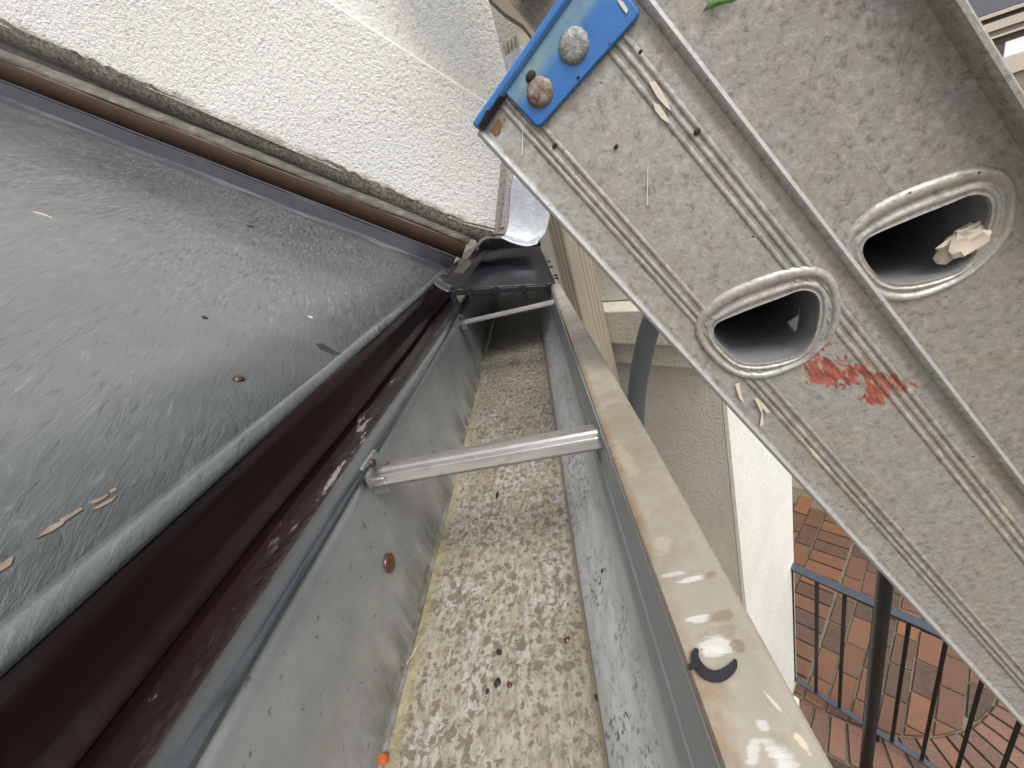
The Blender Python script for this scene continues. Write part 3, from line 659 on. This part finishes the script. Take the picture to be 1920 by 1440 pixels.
# ================================================================== GUTTER
gut = Rt('gutter', 'galvanised gutter with stained trough and tan painted front lip', 'gutter', (-.04, .2, -.17))
Y0, Y1 = -1.2, .985
ysg = lin(Y0, Y1, 60)
mesh('trough_floor', along_y([(x, -.17 + .0012 * ((x + .06) / .04) ** 2 * .3) for x in lin(-.1035, -.0205, 14)], ysg), 'trough_floor_metal', gut, 60)
bk = [(-.1035, -.1697), (-.1046, -.1688), (-.1050, -.1665)] + [(-.1050 - .0008 * i / 8, -.1665 + .0755 * i / 8) for i in range(1, 9)]
mesh('back_wall', along_y(bk, ysg, lambda x, z, y: (x + .0007 * math.sin(y * 9 + z * 40), y, z)), 'trough_back_metal', gut, 50, solid=.0008, off=1)
fr = crspline([(-.0205, -.1697, 0), (-.0193, -.1690, 0), (-.0185, -.166, 0), (-.0160, -.1615, 0), (-.0105, -.153, 0), (-.0040, -.1425, 0), (.0005, -.1325, 0), (.0028, -.1225, 0), (.0036, -.113, 0), (.0052, -.1045, 0), (.0070, -.0965, 0), (.0078, -.0915, 0)], 4)
def fr_fn(x, z, y):
    return (x + .0005 * math.sin(y * 13 + z * 60), y, z)
mesh('front_wall', along_y([(p.x, p.y) for p in fr], ysg, fr_fn), 'trough_front_metal', gut, 60, solid=.0008)
def lipout(y): return .0238 if y < .12 else .0238 - (y - .12) / .31 * .0058 if y < .5 else .0167
lp = []
for y in lin(Y0, .4655, 50):
    xo = lipout(y); xi = .0078; wv = .0003 * math.sin(y * 29)
    lp.append([V(xi, y, -.0935), V(xi - .0002, y, -.0912), V(xi + .0006, y, -.0900 + wv), V(xi + .003, y, -.0897 + wv), V(xo - .004, y, -.0895 + wv), V(xo - .0012, y, -.0893), V(xo, y, -.0903), V(xo + .0004, y, -.0925), V(xo, y, -.112), V(xo - .004, y, -.130), V(xo - .018, y, -.150), V(xo - .032, y, -.1735)])
mesh('front_lip', loft(lp, False), 'tan_paint', gut, 50, solid=.0008)
lp2 = [[V(.0078, y, -.0937), V(.0082, y, -.0905), V(.014, y, -.0902), V(.0162, y, -.0905), V(.0166, y, -.093), V(.0165, y, -.112), V(.012, y, -.130), V(-.002, y, -.150), V(-.015, y, -.1737)] for y in lin(.4665, Y1, 12)]
mesh('front_lip', loft(lp2, False), 'tan_paint', gut, 50, solid=.0008, label='tan lip continuing under the black guard')
mesh('end_cap', prism([(-.105, Y1, -.17), (-.0205, Y1, -.17), (.003, Y1, -.125), (.0078, Y1, -.095), (-.105, Y1, -.095)], (0, .001, 0)), 'trough_back_metal', gut)
# hangers
def hanger(pl, pr, wd, hgt):
    pl, pr = Vector(pl), Vector(pr); d = (pr - pl).normalized(); n_ = V(0, 0, 1) - d * d.z; n_.normalize(); s_ = n_.cross(d)
    prof = [(-1, -.6), (-.97, -.1), (-.9, 0), (-.32, 0), (-.27, .15), (-.2, .9), (-.1, 1.25), (.1, 1.25), (.2, .9), (.27, .15), (.32, 0), (.9, 0), (.97, -.1), (1, -.6)]
    rings = [[pl + d * (L_ * (pr - pl).length) + s_ * (x * wd) + n_ * (z * hgt) for x, z in prof] for L_ in (0, .03, .5, .97, 1)]
    h_ = mesh('hanger', loft(rings, False), 'bright_metal', gut, 24, solid=.0012)
    e = pl; ch = mesh('end_clip', join(box(e + V(-.0022, 0, .003), (d, s_, n_), (.0010, wd * .8, .0065)), box(e + V(.002, -wd * .75, -.0022), (d, s_, n_), (.004, .0012, .0045))), 'bright_metal', h_, bevel=.0005)
    ORG[ch.name] = ORG[gut.name]
    dome(e + V(-.001, 0, .0065), (1, -.2, .1), .0021, .0016, 'screw_head', 'debris_rust', h_)
    return h_
hanger((-.1005, .1585, -.0945), (.0078, .1495, -.0965), .0098, .0022)
hanger((-.1010, .447, -.0985), (.0076, .418, -.0985), .0075, .0020)
hanger((-.1005, -.35, -.0945), (.0078, -.35, -.0965), .0080, .0034)
c = hit(729, 1055, (1, 0, 0), (-.1046, 0, 0)); dome(c + V(.0002, 0, 0), (1, 0, 0), .0046, .0016, 'screw_head', 'rust', gut, 18)
# seam bead running along the inside of the front wall
mesh('inner_crease', tube([(.0042, y, -.1072) for y in lin(Y0, .46, 20)], .0006, 6), 'trough_front_metal', gut)
# felt-pen mark and scrape marks on the lip
LZ = -.0888
def onlip(u, v, z=LZ): return hit(u, v, (0, 0, 1), (0, 0, z))
def stroke(name, pts, wid, mat, par, th=.00025, z=LZ, fn=None):
    pts = crspline([fn(*p) if fn else onlip(*p, z) for p in pts], 6); n = len(pts); a_, b_ = [], []
    for i, p in enumerate(pts):
        t_ = (pts[min(i + 1, n - 1)] - pts[max(i - 1, 0)]).normalized(); q = t_.cross(V(0, 0, 1)).normalized() if not fn else t_.cross(NRM).normalized()
        f_ = i / (n - 1); wv = wid(f_) if callable(wid) else wid * min(1, 6 * f_ + .25, 6 * (1 - f_) + .25)
        a_.append(p + q * wv); b_.append(p - q * wv)
    up = V(0, 0, th) if not fn else NRM * th
    return mesh(name, loft([a_, b_, [p + up for p in b_], [p + up for p in a_], a_], False), mat, par, 0)
stroke('felt_pen_mark', [(1307, 1217), (1303, 1230), (1308, 1246), (1322, 1262), (1342, 1269), (1362, 1262), (1376, 1248), (1379, 1237)], lambda f: .0003 + .00075 * math.sin(math.pi * min(1, f * 1.05)) ** .8, 'marker_black', gut)
stroke('felt_pen_mark', [(1291, 1255), (1300, 1248), (1312, 1252)], .0005, 'marker_black', gut, .0003, -.0885)
# ---- debris lying in the gutter
def chip(name, u, v, r, mat, label, cat, grp, z=-.1695, flat=.5, el=1.5, plane=None):
    c = hit(u, v, *(plane or ((0, 0, 1), (0, 0, z)))); vs = []
    n = 9; rings = []
    an = random.random() * 6
    for q, hh in ((1, 0), (1.05, .5), (.6, 1)):
        ring = []
        for j in range(n):
            a_ = 2 * math.pi * j / n; x, y = math.cos(a_) * r * el, math.sin(a_) * r
            x, y = x * math.cos(an) - y * math.sin(an), x * math.sin(an) + y * math.cos(an); k_ = q * (1 + jit(.25))
            ring.append(c + V(x * k_, y * k_, hh * r * flat * 2))
        rings.append(ring)
    return mesh(name, loft(rings), mat, origin=tuple(c), smooth=50, label=label, cat=cat, group=grp)
chip('leaf_fragment', 932, 928, .0011, 'debris_dark', 'thin black leaf fragment just below the near hanger', 'debris', None, el=3.2)
chip('grit', 933, 1281, .0012, 'debris_dark', 'largest dark grit grain lying low on the gutter floor', 'debris', None)
chip('grit', 914, 1297, .0007, 'debris_dark', 'small dark grit grain left of the largest one', 'debris', None)
chip('grit', 955, 1284, .0009, 'rust', 'reddish grit grain right of the largest one', 'debris', None)
chip('grit', 936, 1223, .0010, 'debris_dark', 'round dark grit grain above the largest one', 'debris', None)
chip('grit', 1063, 1200, .0009, 'rust', 'dark red grit grain by the right edge of the gutter floor', 'debris', None)
chip('grit', 1124, 1312, .0013, 'debris_dark', 'black grain lodged at the foot of the front wall', 'debris', None)
for i, (u, v) in enumerate(((712, 1432), (722, 1426), (706, 1438))):
    chip('berry', u, v, .0017, 'berry_orange', ('middle one of the crushed orange berries at the foot of the back wall', 'crushed orange berry furthest up the gutter, beside the back wall', 'crushed orange berry nearest the bottom edge of the picture')[i], 'berry', 'crushed orange berries', flat=.9, el=1.1)
for i, (u, v) in enumerate(((930, 945), (1045, 1400), (860, 1180), (1003, 1060), (1085, 1245), (830, 1330), (965, 1395), (1040, 1290))):
    pass
mesh('straw', tube([hit(u, v, (1, 0, 0), (-.1000, 0, 0)) for u, v in ((806, 1160), (790, 1200), (762, 1215 + 30))], .0002, 5), 'cream_paint', origin=tuple(hit(780, 1210, (1, 0, 0), (-.1, 0, 0))), label='thin pale straw lying along the back edge of the floor', cat='straw')

# ---- black gutter guard
gg = Rt('gutter_guard', 'black ribbed plastic gutter guard covering the far end of the gutter', 'guard', (-.04, .5, -.085))
def gp(x, y, h=0):
    f_ = (x + .107) / .121; return V(x, y, -.065 - f_ * .029 + h)
rings = []
for i in range(110):
    y = .470 + i * .0041; hh = (.0014 if i % 2 else 0) + .002
    rings.append([gp(-.0935, y, hh), gp(-.06, y, hh), gp(-.02, y, hh), gp(.0125, y, hh)])
mesh('ribbed_panel', loft(rings, False), 'guard_black', gg, 20, solid=.0015)
mesh('front_edge', prism([gp(-.1065, .4665, .003), gp(.0165, .4665, .0025), gp(.0165, .4665, -.003), gp(-.1065, .4665, -.004)], (0, .0035, 0)), 'guard_black', gg, bevel=.0008)
mesh('side_rib', prism([gp(-.1065, .471, .0035), gp(-.0940, .471, .0035), gp(-.0940, .895, .0035), gp(-.1065, .895, .0035)], (0, 0, .0015)), 'guard_black', gg)
mesh('side_flange', loft([[V(-.1225, y, -.0475), V(-.1195, y, -.0560), V(-.1110, y, -.0635), V(-.1060, y, -.0655)] for y in lin(.468, .93, 12)], False), 'guard_gloss', gg, 40, solid=.0012)
mesh('back_edge', prism([gp(-.1065, .918, .006), gp(.0165, .92, .004), gp(.0165, .92, -.004), gp(-.1065, .918, -.004)], (0, .004, 0)), 'guard_black', gg)
mesh('outer_edge', prism([gp(.0125, .471, .0038), gp(.0170, .471, .0038), gp(.0172, .918, .0038), gp(.0125, .918, .0038)], (0, 0, -.006)), 'guard_black', gg)
mesh('corner_block', aabb(-.1085, -.1030, .4675, .4745, -.0905, -.0672), 'guard_black', gg)
mesh('back_plate', prism([gp(-.118, .93, -.004), gp(.0165, .93, -.004), gp(.0165, .93, .014), gp(-.02, .93, .030), gp(-.118, .93, .040)], (0, .003, 0)), 'guard_black', gg)
for i, x in enumerate((-.083, -.048, -.012, .001)[:3] + (-.0,)):
    x = (-.086, -.055, -.024, .006)[i]
    mesh('clip', join(box(gp(x, .4655, .0005), AX, (.0035, .0020, .0042)), box(gp(x, .4675, -.0075), AX, (.0022, .0012, .006))), 'guard_black', gg, bevel=.0006)
for y in (.50, .522, .60, .66):
    mesh('side_tab', box(gp(.0165, y, .004), AX, (.0028, .003, .0014)), 'guard_black', gg, bevel=.0005)

# ================================================================== LADDER
LL = V(.4833, -.1078, -.8688).normalized(); RV = V(.2176, .976, 0).normalized(); WW = LL.cross(RV).normalized(); ZZ = -RV
D0 = .185
lad = Rt('extension_ladder', 'weathered aluminium extension ladder with blue end bracket leaning past the gutter', 'ladder', (0, 0, 0))
lm = Matrix((LL, WW, ZZ)).transposed().to_4x4(); lm.translation = RV * D0 + OFF; lad.matrix_world = lm
def lmesh(name, vf, mat, par=None, smooth=35, **kw): return mesh(name, vf, mat, par or lad, smooth, local=True, **kw)
def rail(profile, u0, u1): return loft([[V(u, w_, h_) for w_, h_ in profile] for u in (u0, u1)])
def web_profile(w0, w1, ridges, fl_front, fl_back, bead=.0013, th=.0018, rh=.00055):
    p = []
    # face side, from w0 to w1
    p += [(w0, -.002), (w0 - .0003, .0004), (w0 + .0002, .0014), (w0 + .0012, .0018), (w0 + .0022, .0013), (w0 + .0030, .0003), (w0 + .0042, 0)]
    for c in ridges:
        p += [(c - .0011, 0), (c - .0006, rh * .8), (c, rh), (c + .0006, rh * .8), (c + .0011, 0)]
    return p
# ---- front (fly) rail
rg = [-.0157, -.0132, -.0097, .0227, .0260, .0288]
pf = web_profile(-.0295, .041, rg, 0, 0)
pf += [(.0345, 0), (.0372, .0004), (.0384, .0016), (.0396, .0022), (.0408, .0018), (.0411, .0006), (.0411, -.022), (.0392, -.022), (.0392, -.0022), (-.0275, -.0022), (-.0275, -.020), (-.0295, -.020)]
def cut_rail(name, prof, u0, u1, cuts, mat):
    o = lmesh(name, rail(prof, u0, u1), mat)
    if cuts:
        vs, fs = join(*[loft([[V(x, y, z) for x, y in c] for z in (-.012, .012)]) for c in cuts])
        cme = bpy.data.meshes.new('cut'); cme.from_pydata(vs, [], fs); co = bpy.data.objects.new('cut', cme)
        bmx = bmesh.new(); bmx.from_mesh(cme); bmesh.ops.recalc_face_normals(bmx, faces=bmx.faces); bmx.to_mesh(cme); bmx.free()
        COL.objects.link(co); co.matrix_world = lm if abs(o.location.z) < 1e-9 else lm @ o.matrix_basis
        md = o.modifiers.new('holes', 'BOOLEAN'); md.object = co; md.solver = 'EXACT'; md.operation = 'DIFFERENCE'
        bpy.context.view_layer.update()
        ev = o.evaluated_get(bpy.context.evaluated_depsgraph_get()); nm = bpy.data.meshes.new_from_object(ev)
        o.modifiers.clear(); old = o.data; o.data = nm; bpy.data.objects.remove(co); bpy.data.meshes.remove(cme)
        nm.shade_smooth(); nm.set_sharp_from_angle(angle=R(35)); nm.name = name
    return o
hole = [(.0764, -.0108), (.0762, -.0072), (.0785, .0010), (.0805, .0075), (.0830, .0150), (.0851, .0215), (.0890, .0246), (.0940, .0243), (.1004, .0204), (.1066, .0149), (.1100, .0080), (.1085, .0008), (.1040, -.0075), (.0978, -.0130), (.0890, -.0145), (.0805, -.0138)]
hole = [(p.x, p.y) for p in crspline([V(a_, b_, 0) for a_, b_ in hole], 4, True)]
outer = [(.0708, -.0169), (.0678, -.0125), (.0662, -.0030), (.0680, .0060), (.0707, .0140), (.0760, .0253), (.0818, .0309), (.0890, .0326), (.0968, .0306), (.1064, .0254), (.1118, .0181), (.1147, .0080), (.1145, .0010), (.1126, -.0076), (.1072, -.0150), (.0982, -.0196), (.0861, -.0209), (.0763, -.0198)]
outer = [(p.x, p.y) for p in crspline([V(a_, b_, 0) for a_, b_ in outer], 4, True)]
hc = (.0925, .0045)
def radial(shape, n=72):
    out = []
    for j in range(n):
        a_ = 2 * math.pi * j / n; best = None; dx, dy = math.cos(a_), math.sin(a_)
        for i in range(len(shape)):
            x0, y0 = shape[i - 1][0] - hc[0], shape[i - 1][1] - hc[1]; x1, y1 = shape[i][0] - hc[0], shape[i][1] - hc[1]
            det = (x1 - x0) * dy - (y1 - y0) * dx
            if abs(det) < 1e-12: continue
            s_ = (y0 * dx - x0 * dy) / det
            if 0 <= s_ <= 1:
                px, py_ = x0 + (x1 - x0) * s_, y0 + (y1 - y0) * s_; t_ = px * dx + py_ * dy
                if t_ > 0 and (best is None or t_ > best): best = t_
        out.append((dx * best, dy * best))
    return out
hr, orr = radial(hole), radial(outer)
def lerp_ring(f_, h_, cx, cy, sc=1): return [V(cx + (a_[0] + (b_[0] - a_[0]) * f_) * sc, cy + (a_[1] + (b_[1] - a_[1]) * f_) * sc, h_) for a_, b_ in zip(hr, orr)]
COLLAR = [(1.04, -.0002), (1.0, .0003), (.95, .0009), (.86, .0013), (.72, .0013), (.62, .0009), (.56, .0003), (.50, .0002), (.42, .0002), (.36, .0006), (.28, .0009), (.20, .0007), (.15, .0002), (.06, .0002), (.0, .0004), (-.04, -.001)]
def rung(cu, cw, h0, sc, L_, front=True):
    r_ = lmesh('rung', loft([lerp_ring(-.02, h0 - .0008, cu, cw, sc), lerp_ring(-.02, h0 - .03, cu, cw, sc), lerp_ring(-.02, h0 - L_, cu, cw, sc)], True, False), 'rung_inner_metal', None, 40, solid=.0012, off=1)
    co = lmesh('collar', loft([lerp_ring(f_, h0 + hh, cu, cw, sc) for f_, hh in COLLAR], True, False), 'ladder_rim_metal', r_, 50)
    return r_
fu = [hc[0] + .305 * i for i in range(0, 5)]
ru = [.1035 + .305 * i for i in range(-1, 10)]
cutf = [[(x + u - hc[0] if False else u + (p[0] + (q[0] - p[0]) * .3), hc[1] + (p[1] + (q[1] - p[1]) * .3)) for p, q in zip(hr, orr) for x in (0,)] for u in fu[:2]]
cut_rail('side_rail', pf, -.0525, 1.62, cutf, 'ladder_front_metal')
RH = -.0100       # rear web plane
pr_ = [(.0270, RH - .0022), (.0270, RH), (.0905, RH), (.0930, RH + .0006), (.0948, RH + .0022), (.0951, -.002), (.0953, -.0009), (.0962, .0000), (.0976, .0000), (.0985, -.0009), (.0985, -.030), (.0968, -.030), (.0968, RH - .0022)]
rw = .0640
cutr = [[(u + (p[0] + (q[0] - p[0]) * .3) * .96, rw + (p[1] + (q[1] - p[1]) * .3) * .96) for p, q in zip(hr, orr)] for u in ru[1:3]]
# rear rail is modelled about its own web plane
def shift(c): return c
rear = lmesh('side_rail', rail([(a_, b_ - RH) for a_, b_ in pr_], -.42, 3.33), 'ladder_rear_metal'); rear.location = (0, 0, RH)
vs, fs = join(*[loft([[V(x, y, z) for x, y in c] for z in (RH - .006, RH + .006)]) for c in cutr])
cme = bpy.data.meshes.new('cut'); cme.from_pydata(vs, [], fs)
bmx = bmesh.new(); bmx.from_mesh(cme); bmesh.ops.recalc_face_normals(bmx, faces=bmx.faces); bmx.to_mesh(cme); bmx.free()
co = bpy.data.objects.new('cut', cme); COL.objects.link(co); co.matrix_world = lm
md = rear.modifiers.new('holes', 'BOOLEAN'); md.object = co; md.solver = 'EXACT'
bpy.context.view_layer.update()
nm = bpy.data.meshes.new_from_object(rear.evaluated_get(bpy.context.evaluated_depsgraph_get())); rear.modifiers.clear(); rear.data = nm
bpy.data.objects.remove(co); bpy.data.meshes.remove(cme); nm.shade_smooth(); nm.set_sharp_from_angle(angle=R(35))
for u in fu: rung(u, hc[1], 0, 1, .342)
for u in ru: rung(u, rw, RH, .96, .36)
# far side rails, hidden from here
lmesh('side_rail', loft([[V(u, a_, -.345 + b_) for a_, b_ in ((-.0295, 0), (.041, 0), (.041, .02), (.039, .02), (.039, .002), (-.0275, .002), (-.0275, .02), (-.0295, .02))] for u in (-.05, 1.62)]), 'ladder_rear_metal')
lmesh('side_rail', loft([[V(u, a_, -.375 + b_) for a_, b_ in ((.027, 0), (.0985, 0), (.0985, .02), (.0965, .02), (.0965, .002), (.029, .002), (.029, .02), (.027, .02))] for u in (-.42, 3.33)]), 'ladder_rear_metal')
# blue end bracket with two rivets
def rpoly(pts, r, n=5):
    out = []
    for i in range(len(pts)):
        p, a_, b_ = V(*pts[i]), V(*pts[i - 1]), V(*pts[(i + 1) % len(pts)])
        d1, d2 = (a_ - p).normalized(), (b_ - p).normalized(); s_, e_ = p + d1 * r, p + d2 * r
        for q in range(n + 1):
            t_ = q / n; out.append(s_ * (1 - t_) ** 2 + p * 2 * t_ * (1 - t_) + e_ * t_ ** 2)
    return out
bb = lmesh('end_bracket', prism([V(p.x, p.y, .0009) for p in rpoly([(-.0560, -.0118), (-.0345, -.0112), (-.0315, .0360), (-.0560, .0360)], .0024)], (0, 0, .0016)), 'blue_paint', None, 40, bevel=.0007)
pts = []
lmesh('bracket_fold', loft([[V(-.0535 + a_, w_, b_) for a_, b_ in ((.001, -.020), (-.0026, -.020), (-.0030, .0014), (-.0022, .0034), (-.0004, .0040), (.0012, .0030), (.0014, .0010))] for w_ in (-.0278, -.0262, .037, .045)], True), 'blue_paint', bb, 40, bevel=.0005)
lmesh('bare_black_chip', prism([V(*p) for p in ((-.0522, -.0270, .0030), (-.0510, -.0262, .0018), (-.0512, -.0125, .0022), (-.0530, -.0135, .0042), (-.0527, -.019, .0044), (-.0540, -.0205, .0042), (-.0532, -.0266, .0034))], (0, 0, .0003)), 'black_paint', bb)
def ldome(c, r, hg, nm, mat, par, el=1.0):
    rings = []
    for q, hh in ((1.05, -.2), (1.03, .1), (1, .35), (.9, .68), (.7, .90), (.4, 1), (.06, 1.02)):
        rings.append([V(c[0] + r * q * math.cos(a_) * (1 + jit(.015)), c[1] + el * r * q * math.sin(a_), c[2] + hg * hh + jit(.00004)) for a_ in [2 * math.pi * j / 20 for j in range(20)]])
    return lmesh(nm, loft(rings), mat, par, 70)
ldome((-.0427, .0152, .0024), .0054, .0019, 'rivet', 'rivet_metal', bb); ldome((-.0424, -.0025, .0024), .0050, .0019, 'rivet', 'rivet_rust', bb)
def lp_(u, v, h=0.0):
    p = hit(u, v, RV, RV * (D0 - h)); return V(p.dot(LL), p.dot(WW), h)
for q, r_ in (((995, 143), .0016), ((1020, 147), .0007), ((1040, 273), .0008), ((1155, 275), .0007), ((1307, 247), .0010), ((1201, 97), .0006), ((1084, 145), .0005)):
    p = lp_(*q, .0026 if q[1] < 170 else .0004); ldome(p, r_, r_ * .7, 'grit_speck', 'debris_dark', lad, 1.3)
lmesh('corroded_patch', prism([lp_(u, v, .0003) for u, v in ((921, 243), (935, 222), (941, 232), (936, 250), (928, 254))], (0, 0, .0003)), 'rust_patch', lad)
for poly in (((1216, 154), (1228, 152), (1240, 170), (1252, 192), (1258, 208), (1248, 200), (1232, 182)), ((1224, 192), (1236, 196), (1250, 218), (1255, 232), (1240, 222), (1228, 206)), ((1415, 748), (1420, 746), (1428, 760), (1432, 796), (1424, 800), (1428, 775)), ((1378, 720), (1386, 718), (1390, 740), (1396, 756), (1386, 746)), ((1422, 748), (1434, 760), (1444, 772), (1438, 774), (1428, 764)), ((1163, 0), (1170, 6), (1178, 20), (1174, 26), (1164, 12), (1158, 2))):
    lmesh('paint_spatter', prism([lp_(u, v, .0026 if v < 30 else .0007) for u, v in poly], (0, 0, .0003)), 'cream_paint', lad)
for a_, b_ in (((980, 237), (979, 292)), ((1215, 300), (1213, 385))):
    p, q = lp_(*a_, .0005), lp_(*b_, .0005); lmesh('scratch', tube([p, q], [.00008, .00022], 5), 'chalk_white', lad)

# ---- things lodged in or on the ladder
def lworld(p): return RV * D0 + LL * p[0] + WW * p[1] + ZZ * p[2]
def wad(name, c, ax, seed, mat, label, cat):
    rnd = random.Random(seed); rings = []
    for i in range(9):
        f_ = i / 8; a1 = math.pi * f_; ring = []
        for j in range(16):
            a2 = 2 * math.pi * j / 16; k_ = 1 + rnd.uniform(-.28, .28)
            ring.append(lworld(V(c[0] + ax[0] * math.cos(a1) * k_, c[1] + ax[1] * (math.sin(a1) + .02) * math.cos(a2) * k_, c[2] + ax[2] * (math.sin(a1) + .02) * math.sin(a2) * k_)))
        rings.append(ring)
    return mesh(name, loft(rings), mat, origin=tuple(lworld(V(*c))), smooth=25, label=label, cat=cat)
wad('paper_wad', (.1135, .0735, -.0140), (.0048, .0085, .0045), 3, 'paper', 'crumpled beige paper stuffed in the right rung hole of the ladder', 'paper')
mesh('plastic_scrap', ([lworld(V(*p)) for p in ((.103, .012, -.006), (.0985, .0165, -.008), (.0965, .0190, -.011), (.101, .0155, -.012), (.105, .0105, -.009), (.0995, .0120, -.0105))], [(0, 1, 5), (1, 2, 3), (1, 3, 5), (0, 5, 4), (5, 3, 4)]), 'plastic_scrap', origin=tuple(lworld(V(.1, .014, -.009))), smooth=30, solid=.0003, label='scrap of clear plastic film inside the left rung hole', cat='plastic')
def rw_(u, v, h): 
    p = hit(u, v, RV, RV * (D0 - h)); return p
lf = [(1318, 22), (1326, 8), (1340, -4), (1360, -10), (1388, -4), (1372, 4), (1352, 8), (1338, 14)]
mesh('green_leaf', ([rw_(u, v, RH + .0012 + (.001 if i % 2 else .0003)) for i, (u, v) in enumerate(lf)], [(0, 1, 7), (1, 2, 6, 7), (2, 3, 5, 6), (3, 4, 5)]), 'leaf_green', origin=tuple(rw_(1350, 4, RH)), smooth=60, solid=.0003, label='small green leaf stuck to the rear ladder rail at the top', cat='leaf')
